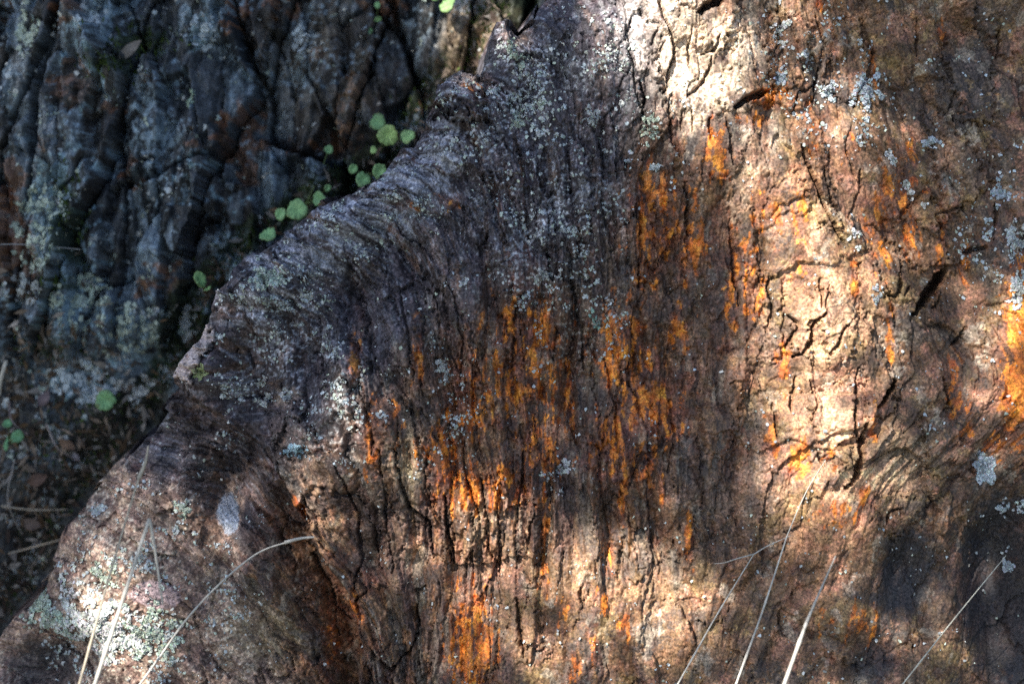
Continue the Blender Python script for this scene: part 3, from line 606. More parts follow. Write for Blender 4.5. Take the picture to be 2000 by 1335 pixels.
back = empty('back_outcrop', (BO[0], BO[1], GROUND_Z))
tag(back, 'dark blue-grey outcrop of upright slabs, blurred, behind the boulder at upper left', 'rock outcrop')
nyb, nxb = XB.shape
idb = np.arange(nyb * nxb).reshape(nyb, nxb)
FB = np.stack([idb[1:, :-1], idb[1:, 1:], idb[:-1, 1:], idb[:-1, :-1]], -1).reshape(-1, 4)
hide = dRb[:-1, :-1].ravel() < 260                                     # the rest lies inside the boulder
fV = PB.reshape(-1, 3); fC = cb.reshape(-1, 3); fG = np.stack([wx / 12, wy / 90, 0 * wx], -1).reshape(-1, 3)
gf = gnd[:-1, :-1].ravel() > 0.5; cf = np.where((edge[:-1, :-1] > 0.03), cid[:-1, :-1], -1).ravel()
inner = ((xp[:-1, :-1] > -60) & (xp[:-1, :-1] < 1100) & (yp[:-1, :-1] > -60) & (yp[:-1, :-1] < 1400)).ravel()
def back_part(name, sel, parent):
    f = FB[sel]
    if len(f) < 30: return None
    u, inv = np.unique(f, return_inverse=True)
    return build(name, fV[u], inv.reshape(-1, 4), M_BACK, parent, cols=fC[u], attrs={'grain': fG[u]}, origin=None if parent else (BO[0], BO[1], GROUND_Z))
done = np.zeros(len(FB), bool)
for c_ in np.unique(cf[hide & ~gf & inner]):
    if c_ < 0: continue
    sel = hide & ~gf & (cf == c_)
    if (sel & inner).sum() > 120:
        back_part('rock_slab', sel, back); done |= sel
back_part('rock_mass', hide & ~gf & ~done, back)
so_ = back_part('soil', hide & gf, None); tag(so_, kind='structure')
def back_h(x, y):
    j = np.clip(np.searchsorted(bx_, x), 1, nxb - 2); i = np.clip(np.searchsorted(by_, y), 1, nyb - 2)
    return HB[i, j]
def back_n(x, y):
    e = 6.0
    gx = (back_h(x + e, y) - back_h(x - e, y)) / (2 * e); gy = (back_h(x, y + e) - back_h(x, y - e)) / (2 * e)
    n = np.stack([-gx, gy, np.ones_like(gx)], -1); n /= np.linalg.norm(n, axis=-1, keepdims=True)
    return n

# ground sheet to the horizon
gx_ = np.concatenate([np.linspace(-60, -4, 8), np.linspace(-3.5, 3.5, 80), np.linspace(4, 60, 8)])
GXX, GYY = np.meshgrid(gx_, gx_)
GZ = GROUND_Z + 0.03 * fbm(GXX * 1.5, GYY * 1.5, 4, 301)
gi_ = np.arange(GXX.size).reshape(GXX.shape)
gF = np.stack([gi_[:-1, :-1], gi_[:-1, 1:], gi_[1:, 1:], gi_[1:, :-1]], -1).reshape(-1, 4)
gn = fbm(GXX * 3, GYY * 3, 3, 303)
gc = lerp(C(0.06, 0.045, 0.03), C(0.05, 0.06, 0.025), ss(-0.2, 0.3, gn)[..., None])
tag(build('ground', np.stack([GXX, GYY, GZ], -1), gF, M_GROUND, cols=gc.reshape(-1, 3)), kind='structure')

# ================================================================== LICHENS
def lobes(xs, ys, size, hfun, nfun, cols, seed, jit=0.6, lift=2.2):
    """leafy lobes: small crinkled rosettes of 7 points lying on the rock; returns verts, faces, colours"""
    r = np.random.default_rng(seed); n = len(xs)
    nr = nfun(xs, ys); h = hfun(xs, ys)
    nr = nr + r.normal(0, 0.38, nr.shape); nr /= np.linalg.norm(nr, axis=1, keepdims=True)
    a = np.cross(nr, np.array([0.31, 0.9, 0.2])); a /= np.linalg.norm(a, axis=1, keepdims=True); b = np.cross(nr, a)
    c = np.stack([(xs - 1000), (667.5 - ys), h + lift], -1)
    K = 7; th = r.random(n) * 6.28
    vs = [c + nr * (0.35 * size)[:, None]]
    for k in range(K):
        rad = size * (0.45 + 0.9 * r.random(n)); an = th + 6.2832 * k / K
        up = (-0.4 + 1.2 * r.random(n)) * size * jit
        vs.append(c + a * (rad * np.cos(an))[:, None] + b * (rad * np.sin(an))[:, None] + nr * up[:, None])
    v = np.stack(vs, 1).reshape(-1, 3) * S @ B
    base = (np.arange(n) * (K + 1))[:, None]
    f = np.concatenate([np.concatenate([base, base + 1 + k, base + 1 + (k + 1) % K], 1) for k in range(K)])
    cc = np.repeat(cols, K + 1, 0)
    return v, f, cc
GRN = (0.60, 0.69, 0.58); BLU = (0.60, 0.68, 0.72); WHT = (0.76, 0.78, 0.74); YEL = (0.50, 0.56, 0.28); GRY = (0.5, 0.53, 0.53)
# centre, radii, lean, count, lobe size, colour, label
COL = [
    (525, 545, 38, 24, -10, 260, 4.2, GRN, 'pale green round lichen on the shoulder of the ridge above the brown hollow'),
    (390, 728, 17, 16, 0, 170, 2.8, YEL, 'small yellow-green round lichen beside the pink broken rock nose'),
    (478, 772, 62, 20, 20, 300, 3.8, WHT, 'wide white lichen spread below the brown hollow at left'),
    (505, 745, 22, 12, -35, 90, 3.6, WHT, 'short white lichen streak just above the wide white spread at left'),
    (548, 592, 36, 16, 8, 190, 3.6, BLU, 'bluish lichen just below the round pale green lichen on the ridge'),
    (602, 580, 20, 10, 0, 80, 3.4, WHT, 'small white lichen right of the bluish lichen on the ridge shoulder'),
    (578, 880, 36, 18, -10, 200, 4.0, (0.33, 0.48, 0.58), 'blue lichen in the diagonal hollow above the sunlit lower left'),
    (1008, 108, 22, 34, -20, 230, 4.4, GRN, 'grey-green lichen below the pale pointed tip at the top of the ridge'),
    (965, 178, 14, 22, -20, 90, 3.8, BLU, 'bluish lichen on the arched slab tip of the ridge'),
    (1014, 236, 28, 22, -15, 170, 4.2, GRN, 'pale green lichen right of the arched slab tip, below the ridge top'),
    (1058, 250, 22, 22, 0, 120, 4.0, WHT, 'white lichen just right of the pale green one below the ridge top'),
    (1060, 206, 24, 9, -20, 80, 3.8, GRN, 'thin slanting green-white lichen above the white patch below the ridge top'),
    (1145, 236, 22, 24, 0, 150, 4.0, GRY, 'grey lichen ring on the dark upper middle of the boulder'),
    (1262, 262, 20, 32, 0, 170, 4.0, GRN, 'green-white lichen at the left edge of the white sunlit top'),
    (1226, 318, 10, 22, 8, 70, 4.0, BLU, 'blue upright lichen sliver left below the white sunlit top'),
    (1278, 332, 12, 9, 0, 60, 4.0, BLU, 'small blue lichen dot under the white sunlit top'),
    (1098, 912, 40, 16, -25, 110, 3.8, WHT, 'white branching lichen in the dark lower middle of the boulder'),
    (1086, 958, 22, 9, 0, 60, 3.4, WHT, 'small white lichen just below the branching white one in the lower middle'),
    (1160, 622, 12, 22, -20, 90, 4.0, (0.42, 0.62, 0.55), 'mint green lichen at the middle of the boulder'),
    (1060, 545, 34, 20, 20, 130, 3.6, WHT, 'white lichen speckle above the orange streaks at mid boulder'),
    (870, 716, 28, 20, 0, 110, 3.6, WHT, 'white lichen cluster on the dark purple middle left of the orange streaks'),
    (906, 556, 12, 18, 0, 60, 3.6, WHT, 'tiny upright white lichen on the dark grain left of centre'),
    (1692, 186, 34, 42, 15, 260, 5.0, BLU, 'large blue-white lichen at upper right beside a dark hollow'),
    (1676, 248, 16, 34, 5, 130, 4.6, BLU, 'blue-white lichen trailing below the large one at upper right'),
    (1616, 176, 20, 24, 0, 110, 4.4, BLU, 'blue-green lichen left of the large one at upper right'),
    (1512, 162, 12, 14, 0, 70, 4.2, BLU, 'round blue lichen above the orange rimmed ledge at top right'),
    (1516, 78, 28, 26, 10, 150, 4.4, WHT, 'white lichen on the tan slab right of the white sunlit top'),
    (1566, 118, 12, 10, 0, 60, 4.0, BLU, 'small blue lichen between two upright slabs at top right'),
    (1738, 316, 10, 24, -25, 80, 4.4, WHT, 'first white lichen of the slanting chain at right'),
    (1766, 366, 12, 26, -35, 100, 4.4, WHT, 'second white lichen of the slanting chain at right'),
    (1796, 405, 12, 14, -30, 60, 4.2, WHT, 'lowest white lichen of the slanting chain at right'),
    (1818, 280, 28, 12, 5, 110, 4.4, BLU, 'flat pale lichen with an orange spot on the dark right flank'),
    (1950, 372, 20, 40, 15, 170, 4.6, BLU, 'pale blue lichen near the right edge, upper half'),
    (1978, 470, 34, 36, 10, 260, 4.8, WHT, 'large white lichen at the right edge above the orange crust'),
    (1982, 566, 24, 50, 10, 260, 4.8, WHT, 'tall white lichen at the right edge beside the orange crust'),
    (1922, 450, 16, 22, 15, 90, 4.4, BLU, 'small bluish lichen left of the large white one at the right edge'),
    (1662, 468, 18, 22, 0, 110, 4.2, WHT, 'white lichen at the foot of the long diagonal crack'),
    (1920, 912, 24, 34, -15, 220, 5.0, BLU, 'round blue-grey lichen at right above the dark corner'),
    (1982, 996, 26, 22, 10, 150, 4.8, BLU, 'blue-grey lichen at the right edge of the dark corner'),
    (1992, 1108, 12, 30, 0, 90, 4.8, BLU, 'narrow pale lichen low on the right edge of the dark corner'),
    (1700, 580, 14, 22, 0, 80, 3.8, GRY, 'grey lichen down the right of the sunlit cracked slabs'),
    (185, 1232, 115, 70, 28, 1300, 7.5, WHT, 'thick sunlit white lichen covering the low left rock'),
    (60, 1215, 85, 40, 25, 700, 7.0, GRN, 'pale lichen on the lowest rock at the left edge'),
    (285, 1240, 65, 70, 0, 360, 6.0, GRN, 'green-white lichen right of the thick white one at lower left'),
    (195, 1120, 40, 36, 0, 200, 4.6, GRN, 'greenish lichen on the left edge of the low left rock'),
    (150, 1010, 40, 12, -15, 120, 4.6, WHT, 'white lichen along the upper left edge of the low left rock'),
    (560, 772, 14, 12, 0, 90, 4.0, WHT, 'compact white lichen right of the wide white spread at left'),
    (345, 1000, 18, 22, 0, 90, 4.0, GRN, 'small green-white lichen left of the white stone patch at lower left'),
]
for k, (cx, cy, rx, ry, an, n, sz, c, lab) in enumerate(COL):
    r = np.random.default_rng(900 + k)
    n = int(n * 6.0); sz = sz * 0.48; n2 = n * 4
    q = np.sqrt(r.random(n2)) * 1.15; th = r.random(n2) * 6.2832
    q = q * (0.75 + 0.4 * np.sin(th * 2 + k) * np.sin(th * 3 + 2 * k))
    a = q * rx * np.cos(th); b = q * ry * np.sin(th)
    A = math.radians(an)
    xs = cx + a * math.cos(A) - b * math.sin(A); ys = cy + a * math.sin(A) + b * math.cos(A)
    compact = 0.10 if lab.find('round') >= 0 or lab.find('compact') >= 0 else -0.02
    nz = 0.85 * fbm(xs / 8, ys / 8, 3, 400 + k, 0.8) + 0.4 * pn(xs / 26, ys / 26, 420 + k)
    ok = nz > -compact * 2 + (0.02 + 0.16 * q if compact < 0 else 0.05 * q)
    xs, ys, q = xs[ok][:n], ys[ok][:n], q[ok][:n]
    if len(xs) < 6: continue
    size = sz * (0.4 + 1.0 * r.random(len(xs)))
    cc = np.array(c)[None] * (0.30 + 0.8 * r.random((len(xs), 1)) ** 0.6) * (0.65 + 0.5 * np.clip(q, 0, 1))[:, None] * (1 + 0.06 * r.normal(size=(len(xs), 3)))
    v, f, vc = lobes(xs.astype(np.float32), ys.astype(np.float32), size, front_h, front_n, cc, 1000 + k)
    og = to_world(cx, cy, float(front_h(np.array([cx]), np.array([cy]))[0]))
    o = build('lichen_patch', v, f, M_LICHEN, origin=og, cols=np.clip(vc, 0, 0.8), smooth=False)
    tag(o, lab, 'lichen', 'lichen patches on the boulder')
# countless specks
def scatter(n, box, dens, seed, grid):
    r = np.random.default_rng(seed)
    xs = (box[0] + r.random(n) * (box[1] - box[0])).astype(np.float32); ys = (box[2] + r.random(n) * (box[3] - box[2])).astype(np.float32)
    ok = r.random(n) < dens(xs, ys)
    return xs[ok], ys[ok]
def ridge_d(x, y): return polydist(x, y, RIDGE, True)[0]
def speck_dens(x, y):
    d = ridge_d(x, y)
    z = 0.95 * np.exp(-(polydist(x, y, [(990, 90), (1040, 250), (1090, 430), (1120, 600)])[0] / 95) ** 2)
    z = np.maximum(z, 0.9 * np.exp(-(polydist(x, y, [(560, 560), (660, 760), (720, 840)])[0] / 60) ** 2))
    z = np.maximum(z, 0.8 * np.exp(-((d - 60) / 70) ** 2) * (x > 400) * (x < 1000))
    z = np.maximum(z, 0.8 * gauss(x, y, 250, 1150, 170, 170) * (d > 10))
    z = np.maximum(z, 0.6 * gauss(x, y, 870, 760, 60, 120)); z = np.maximum(z, 0.5 * gauss(x, y, 1180, 180, 120, 140))
    z = np.maximum(z, 0.35 * gauss(x, y, 1600, 130, 160, 160)); z = np.maximum(z, 0.9 * gauss(x, y, 150, 1240, 140, 90)); z = np.maximum(z, 0.8 * gauss(x, y, 1130, 560, 60, 100)); z = np.maximum(z, 0.4 * gauss(x, y, 1960, 480, 70, 200)); z = np.maximum(z, 0.022)
    nz = 0.75 * fbm(x / 75, y / 75, 2, 505) + 0.6 * fbm(x / 22, y / 22, 2, 501, 0.65) + 0.45 * pn(x / 9, y / 9, 503)
    return z * ss(0.20, 0.32, nz) * (d > 8)
xs, ys = scatter(520000, (-20, 2020, -20, 1360), speck_dens, 31, None)
r = np.random.default_rng(32)
size = (1.2 + 3.0 * r.random(len(xs)) ** 2)
pal_ = np.array([WHT, GRN, BLU, GRY])[r.integers(0, 4, len(xs))] * (0.65 + 0.4 * r.random((len(xs), 1)))
v, f, vc = lobes(xs, ys, size, front_h, front_n, pal_, 33)
tag(build('lichen_specks', v, f, M_LICHEN, origin=to_world(1060, 400, 0), cols=vc, smooth=False), 'countless tiny white lichen specks scattered over the boulder', 'lichen', kind='stuff')
# lichen on the back rock
BCOL = [(95, 450, 70, 90, 420, GRN, 'big blurred pale lichen at the left edge of the dark outcrop'), (165, 590, 60, 55, 300, GRN, 'blurred mint lichen under the moss strip on the dark outcrop'),
        (55, 560, 30, 40, 160, WHT, 'blurred white lichen at the far left of the dark outcrop, mid height'), (270, 640, 70, 50, 260, GRN, 'blurred pale lichen crumbs left of the boulder nose'),
        (345, 630, 18, 40, 120, WHT, 'blurred whitish lichen just behind the boulder nose'), (150, 745, 70, 45, 260, BLU, 'blurred bluish lichen over the soil gully'),
        (405, 68, 22, 40, 130, BLU, 'blurred blue lichen high on the dark outcrop'), (185, 30, 26, 34, 110, BLU, 'blurred blue lichen at the top left of the dark outcrop'),
        (60, 60, 30, 30, 90, GRN, 'blurred pale lichen in the top left corner'), (382, 200, 11, 16, 50, (0.5, 0.65, 0.5), 'small bright green-white lichen dot on the dark outcrop'),
        (585, 70, 22, 30, 90, BLU, 'blurred blue lichen near the top middle of the dark outcrop'), (245, 760, 36, 30, 140, WHT, 'blurred white lichen above the single green leaf at left')]
for k, (cx, cy, rx, ry, n, c, lab) in enumerate(BCOL):
    r = np.random.default_rng(1900 + k); q = np.sqrt(r.random(n * 3)); th = r.random(n * 3) * 6.2832
    x0, y0 = cx + q * rx * np.cos(th), cy + q * ry * np.sin(th)
    ok = fbm(x0 / 22, y0 / 22, 3, 600 + k) > 0.12 * q - 0.02
    x0, y0 = bk(x0[ok][:n], y0[ok][:n])
    size = 6.0 * (0.5 + 0.8 * r.random(len(x0))); cc = np.array(c)[None] * (0.55 + 0.4 * r.random((len(x0), 1)))
    v, f, vc = lobes(x0.astype(np.float32), y0.astype(np.float32), size, back_h, back_n, cc, 1950 + k)
    q0 = bk(cx, cy)
    tag(build('lichen_patch', v, f, M_LICHEN, origin=to_world(q0[0], q0[1], float(back_h(np.array([q0[0]]), np.array([q0[1]]))[0])), cols=vc, smooth=False), lab, 'lichen', 'lichen patches on the dark outcrop')

def crumb_dens(x, y):
    d = ridge_d(x, y); z = 0.16 + 0.8 * gauss(x, y, 170, 640, 200, 220) + 0.5 * gauss(x, y, 100, 1000, 140, 200) + 0.4 * gauss(x, y, 120, 120, 160, 200)
    return z * ss(0.12, 0.32, fbm(x / 46, y / 46, 3, 551, 0.65)) * (d < -6)
xs, ys = scatter(90000, (-60, 1040, -30, 1330), crumb_dens, 41, None)
xb, yb = bk(xs, ys); r = np.random.default_rng(42)
size = 2.5 + 4.5 * r.random(len(xb)) ** 2
pal_ = np.array([WHT, GRN, BLU, GRY])[r.integers(0, 4, len(xb))] * (0.3 + 0.55 * r.random((len(xb), 1)))
v, f, vc = lobes(xb.astype(np.float32), yb.astype(np.float32), size, back_h, back_n, pal_, 43)
tag(build('lichen_crumbs', v, f, M_LICHEN, origin=to_world(300, 700, -430), cols=vc, smooth=False), 'countless blurred pale lichen crumbs over the dark outcrop and the gully', 'lichen', kind='stuff')

# ================================================================== MOSS
def moss_dens(x, y):
    d = ridge_d(x, y)
    z = 0.9 * np.exp(-((d + 28) / 26) ** 2) * (0.5 + 0.5 * (fbm(x / 50, y / 50, 2, 701) > -0.05))
    for cx, cy, rx, ry in [(150, 430, 22, 90), (280, 85, 60, 26), (225, 135, 40, 22), (120, 555, 40, 20), (95, 690, 60, 26), (240, 820, 100, 60), (60, 1180, 50, 40), (150, 900, 90, 60), (600, 470, 40, 20)]:
        z = np.maximum(z, 0.9 * gauss(x, y, cx, cy, rx, ry))
    return z * (d < -4)
xs, ys = scatter(60000, (-60, 1000, -20, 1360), moss_dens, 71, None)
xb, yb = bk(xs, ys); r = np.random.default_rng(72); n = len(xb)
h = back_h(xb, yb); L_ = 9 + 14 * r.random(n); th = r.random(n) * 6.28; wd = 1.6 + 1.6 * r.random(n)
dirv = np.stack([0.5 * r.normal(size=n), 0.5 + 0.4 * r.normal(size=n), 0.9 + 0.3 * r.random(n)], -1); dirv /= np.linalg.norm(dirv, axis=1, keepdims=True)
c0 = np.stack([xb - 1000, 667.5 - yb, h - 2], -1); si = np.stack([np.cos(th), np.sin(th), 0 * th], -1)
v = np.stack([c0 - si * wd[:, None], c0 + si * wd[:, None], c0 + dirv * (L_ * 0.6)[:, None] + si * (wd * 0.9)[:, None], c0 + dirv * L_[:, None]], 1).reshape(-1, 3) * S @ B
f = np.arange(n * 4).reshape(-1, 4)
mc = np.repeat(lerp(C(0.03, 0.05, 0.014), C(0.10, 0.15, 0.04), r.random((n, 1))), 4, 0)
tag(build('moss', v, f, M_MOSS, origin=to_world(240, 820, -430), cols=mc, smooth=False), 'dark green moss lining the gully between the boulder and the outcrop', 'moss', kind='stuff')

# ================================================================== TUBES, STALKS
def tube(pts, rads, sides=7):
    p = np.asarray(pts, float); n = len(p); vs = []
    prev = None
    for i in range(n):
        t = p[min(i + 1, n - 1)] - p[max(i - 1, 0)]; t /= np.linalg.norm(t)
        a = np.cross(t, [0.2, 0.1, 1.0]) if prev is None else prev - t * np.dot(prev, t)
        a /= np.linalg.norm(a); prev = a; b = np.cross(t, a)
        for k in range(sides):
            an = 6.2832 * k / sides
            vs.append(p[i] + (a * math.cos(an) + b * math.sin(an)) * rads[i])
    fs = [[i * sides + k, i * sides + (k + 1) % sides, (i + 1) * sides + (k + 1) % sides, (i + 1) * sides + k] for i in range(n - 1) for k in range(sides)]
    return np.array(vs), np.array(fs)
def spline(pts, n=14):
    p = np.array(pts, float); m = len(p); out = []
    for i in range(m - 1):
        p0, p1, p2, p3 = p[max(i - 1, 0)], p[i], p[i + 1], p[min(i + 2, m - 1)]
        for t in np.linspace(0, 1, n, endpoint=(i == m - 2)):
            out.append(0.5 * ((2 * p1) + (-p0 + p2) * t + (2 * p0 - 5 * p1 + 4 * p2 - p3) * t * t + (-p0 + 3 * p1 - 3 * p2 + p3) * t ** 3))
    return np.array(out)
def face_pts(pts):
    out = []
    for x, y, h in pts:
        a, b = at(x, y, h); out.append(to_world(a, b, h))
    return out
def to_ground(p, q):
    """carry a stalk on from its lowest seen point to the ground"""
    p = np.array(p); q = np.array(q); d = p - q; d /= np.linalg.norm(d)
    k = (GROUND_Z - 0.01 - p[2]) / d[2]
    return p + d * k
STRAW = (0.50, 0.44, 0.34); PALE_S = (0.60, 0.57, 0.50)
def stalk(label, pts, r0, r1, c, extra=()):
    """extra: (part name, points, r0, r1)"""
    w = face_pts(pts)
    gpt = to_ground(w[0], w[1])
    sp = spline([gpt] + w, 12)
    root = empty('grass_stalk', gpt)
    tag(root, label, 'grass stalk', 'dry grass stalks in front of the boulder')
    n = len(sp)
    rr = np.linspace(r0 * 0.78, r1 * 0.62, n) * S
    for k in (0.42, 0.7):                       # nodes
        rr[int(n * k)] *= 1.35
    v, f = tube(sp, rr)
    cc = np.tile(np.array(c), (len(v), 1)) * np.repeat((0.85 + 0.3 * np.random.default_rng(len(label)).random(n)), 7)[:, None]
    build('stem', v, f, M_GRASS, root, cols=cc)
    for nm, p2, a, b in extra:
        q = spline(face_pts(p2), 12); v, f = tube(q, np.linspace(a, b, len(q)) * S)
        build(nm, v, f, M_GRASS, root, cols=np.tile(np.array(c) * 0.9, (len(v), 1)))
stalk('thin straw stalk at lower right with a bent side blade at its tip', [(1318, 1345, 150), (1400, 1200, 120), (1472, 1082, 100)], 2.6, 1.8, PALE_S,
      [('blade', [(1472, 1082, 100), (1500, 1065, 95), (1545, 1045, 85)], 1.5, 0.7), ('blade', [(1474, 1081, 100), (1440, 1090, 108), (1415, 1098, 112), (1395, 1100, 112)], 1.5, 0.5)])
stalk('straight pale stalk at lower right, middle of the three close ones', [(1434, 1345, 160), (1490, 1190, 130), (1537, 1046, 100)], 3.4, 2.4, PALE_S,
      [('blade', [(1537, 1046, 100), (1580, 950, 90), (1645, 850, 84)], 1.3, 0.6)])
stalk('thick blurred stalk at lower right, rightmost of the three close ones', [(1528, 1345, 330), (1575, 1215, 300)], 5.2, 4.2, PALE_S,
      [('sheath', [(1572, 1222, 300), (1592, 1175, 290), (1632, 1085, 270)], 3.2, 1.0)])
stalk('lone thin straight stalk slanting across the lower right corner', [(1755, 1345, 130), (1860, 1212, 120), (1965, 1084, 110)], 2.4, 1.3, (0.62, 0.6, 0.5))
stalk('thick pale stalk at lower left with a broken tip hanging down', [(182, 1345, 340), (240, 1170, 320), (292, 1012, 300)], 5.2, 5.0, PALE_S,
      [('broken_tip', [(292, 1014, 300), (302, 1070, 296), (318, 1180, 290)], 4.0, 1.5)])
stalk('leftmost blurred brownish stalk with a swollen tip at lower left', [(152, 1345, 330), (215, 1120, 300), (272, 930, 280)], 3.2, 2.6, STRAW,
      [('seed_head', [(271, 934, 280), (284, 902, 276), (290, 870, 272)], 4.6, 1.2)])
stalk('long arching stalk at lower left with a pale bent tip', [(266, 1345, 180), (380, 1190, 170), (490, 1088, 160), (560, 1058, 150)], 3.0, 2.4, (0.52, 0.5, 0.45),
      [('seed_head', [(556, 1059, 150), (585, 1051, 148), (614, 1048, 146)], 4.0, 1.8)])
def bits(name, pts, r0, r1, c, label, cat, group):
    q = spline([to_world(*bk(x, y), float(back_h(np.array([bk(x, y)[0]]), np.array([bk(x, y)[1]]))[0]) + e) for x, y, e in pts], 8)
    v, f = tube(q, np.linspace(r0, r1, len(q)) * S, 6)
    tag(build(name, v, f, M_GRASS, origin=q[0], cols=np.tile(np.array(c), (len(v), 1))), label, cat, group)
G2 = 'dry stems lying in the gully'
bits('dry_stem', [(-8, 770, 60), (5, 735, 70), (16, 704, 80)], 6, 4, PALE_S, 'short pale stem at the left edge above the dark green leaves', 'dry stem', G2)
bits('dry_stem', [(-5, 990, 30), (50, 1000, 40), (110, 1002, 40)], 2.5, 1.5, STRAW, 'level brown stem at the left edge beside the low left rock', 'dry stem', G2)
bits('dry_stem', [(5, 1085, 30), (50, 1075, 44), (100, 1062, 30)], 2.5, 1.5, STRAW, 'pale stem at the left edge under the level one', 'dry stem', G2)
bits('dry_stem', [(10, 785, 40), (25, 820, 60), (50, 850, 40)], 2.2, 1.5, (0.25, 0.2, 0.2), 'dark bent stem crossing above the dark green leaves', 'dry stem', G2)
bits('dry_stem', [(85, 830, 40), (110, 875, 50), (140, 905, 40)], 2.2, 1.5, (0.35, 0.3, 0.28), 'thin stem running down right of the dark green leaves', 'dry stem', G2)
bits('dry_stem', [(-5, 485, 70), (80, 484, 80), (180, 492, 70)], 1.6, 1.0, (0.3, 0.3, 0.3), 'hair thin stem lying level over the pale lichen at far left', 'dry stem', G2)
bits('dry_stem', [(20, 900, 30), (8, 980, 36), (25, 1050, 30)], 2.0, 1.2, (0.3, 0.28, 0.26), 'upright thin stem at the left edge beside the soil', 'dry stem', G2)

# ================================================================== PENNYWORT
def leaf_mesh(c, nrm, rad, seed, notch=True):
    r = np.random.default_rng(seed); c = np.array(c); n = np.array(nrm, float); n /= np.linalg.norm(n)
    a = np.cross(n, [0.2, 1, 0.3]); a /= np.linalg.norm(a); b = np.cross(n, a); vs = [c - n * rad * 0.20]; K = 36
    ph = r.random() * 6.28; el_ = 0.82 + 0.16 * r.random(); nt_ = r.random() * 6.28; n = n + r.normal(0, 0.30, 3); n /= np.linalg.norm(n); a = np.cross(n, [0.2, 1, 0.3]); a /= np.linalg.norm(a); b = np.cross(n, a)
    for q, dz in ((0.25, -0.10), (0.55, 0.02), (0.82, 0.05), (0.97, 0.0), (1.0, -0.06)):
        for k in range(K):
            th = 6.2832 * k / K
            dn = abs((th - nt_ + math.pi) % 6.2832 - math.pi)
            sc_ = 1 + (0.022 * math.cos(9 * th + ph) + 0.05 * math.sin(3 * th + ph) + 0.03 * math.sin(5 * th + 2 * ph) + 0.02 * math.sin(13 * th + 3 * ph)) * q - 0.16 * q * math.exp(-(dn / 0.22) ** 2)
            wv = (0.09 * math.sin(2 * th + ph) + 0.05 * math.cos(9 * th + ph)) * q
            vs.append(c + (a * math.cos(th) * el_ + b * math.sin(th)) * rad * q * sc_ + n * rad * (dz + wv))
    fs = [[0, 1 + k, 1 + (k + 1) % K, 1 + (k + 1) % K] for k in range(K)]
    for i in range(4):
        o0, o1 = 1 + i * K, 1 + (i + 1) * K
        fs += [[o0 + k, o1 + k, o1 + (k + 1) % K, o0 + (k + 1) % K] for k in range(K)]
    v = np.array(vs); v2 = v - n * rad * 0.07; nn = len(v); o1 = 1 + 4 * K
    f = np.array(fs); f2 = f[:, ::-1] + nn
    rim = np.array([[o1 + k, nn + o1 + k, nn + o1 + (k + 1) % K, o1 + (k + 1) % K] for k in range(K)])
    return np.concatenate([v, v2]), [f, f2, rim]
def tri_quads(parts):
    """drop repeated corners: returns triangles only"""
    out = []
    for f in parts:
        out.append(f[:, [0, 1, 2]]); d = f[(f[:, 2] != f[:, 3]) & (f[:, 0] != f[:, 3])]; out.append(d[:, [0, 2, 3]])
    t = np.concatenate(out); ok = (t[:, 0] != t[:, 1]) & (t[:, 1] != t[:, 2]) & (t[:, 0] != t[:, 2])
    return t[ok]
def plant(label, root_xy, leaves, base_h=-470):
    hx, hy = at(root_xy[0], root_xy[1], base_h); R = to_world(hx, hy, base_h)
    root = empty('pennywort', R); tag(root, label, 'pennywort', 'pennywort plants in the gully')
    for k, (x, y, h, rad, g, nr) in enumerate(leaves):
        c = face_pts([(x, y, h)])[0]; nw = np.array(nr) @ B
        v, fp = leaf_mesh(c, nw, rad * S * (D - h * S) / D, int(x * 7 + y))
        base = lerp(np.array([0.15, 0.36, 0.18]), np.array([0.40, 0.60, 0.22]), g)
        q = np.linalg.norm(v - c, axis=1) / (rad * S)
        rv = np.random.default_rng(int(x * 3 + y)); K_ = len(v) // 2
        spoke = np.concatenate([[1.0], np.tile(1 + 0.22 * (np.arange(36) % 4 == 0), 5)]); spoke = np.concatenate([spoke, spoke])
        cc = base[None] * ((1.3 - 0.42 * np.clip(q, 0, 1)) * spoke * (0.8 + 0.35 * rv.random(len(v))))[:, None]
        brown = (np.clip(q, 0, 1.2) > 0.9) & (rv.random(len(v)) < 0.3); cc[brown] = cc[brown] * 0.5 + np.array([0.10, 0.07, 0.03])
        lf = build('leaf', v, tri_quads(fp), M_LEAF, root, cols=cc)
        st = c - nw / np.linalg.norm(nw) * rad * S * 0.2
        mid = (st * 0.5 + np.array(R) * 0.5) - nw * 0.006
        tp = spline([R, mid, st], 6); vv, ff = tube(tp, np.linspace(1.8, 1.4, len(tp)) * S, 6)
        build('leaf_stalk', vv, ff, M_LEAF, lf, cols=np.tile(np.array([0.14, 0.2, 0.08]), (len(vv), 1)))
plant('brightest green round pennywort leaves in the gap left of the ridge tip', (762, 272), [(758, 265, -330, 21, 1.0, (0, .3, 1)), (737, 238, -400, 17, .35, (.3, .2, 1)), (796, 266, -350, 16, .4, (-.3, .2, 1)), (729, 293, -360, 8, .9, (0, 0, 1))])
plant('trio of round pennywort leaves peeping over the ridge edge below the brightest ones', (716, 338), [(742, 334, -250, 16, .5, (-.1, .3, 1)), (710, 350, -260, 18, .45, (.2, .3, 1)), (690, 330, -330, 10, .3, (0, 0, 1))])
plant('row of pale round pennywort leaves along the middle of the ridge edge', (598, 398), [(580, 409, -260, 23, .55, (.2, .35, 1)), (622, 388, -300, 16, .4, (.1, .2, 1)), (640, 367, -320, 8, .55, (0, .2, 1)), (548, 418, -330, 13, .25, (.3, .1, 1)), (642, 292, -420, 9, .25, (0, 0, 1))])
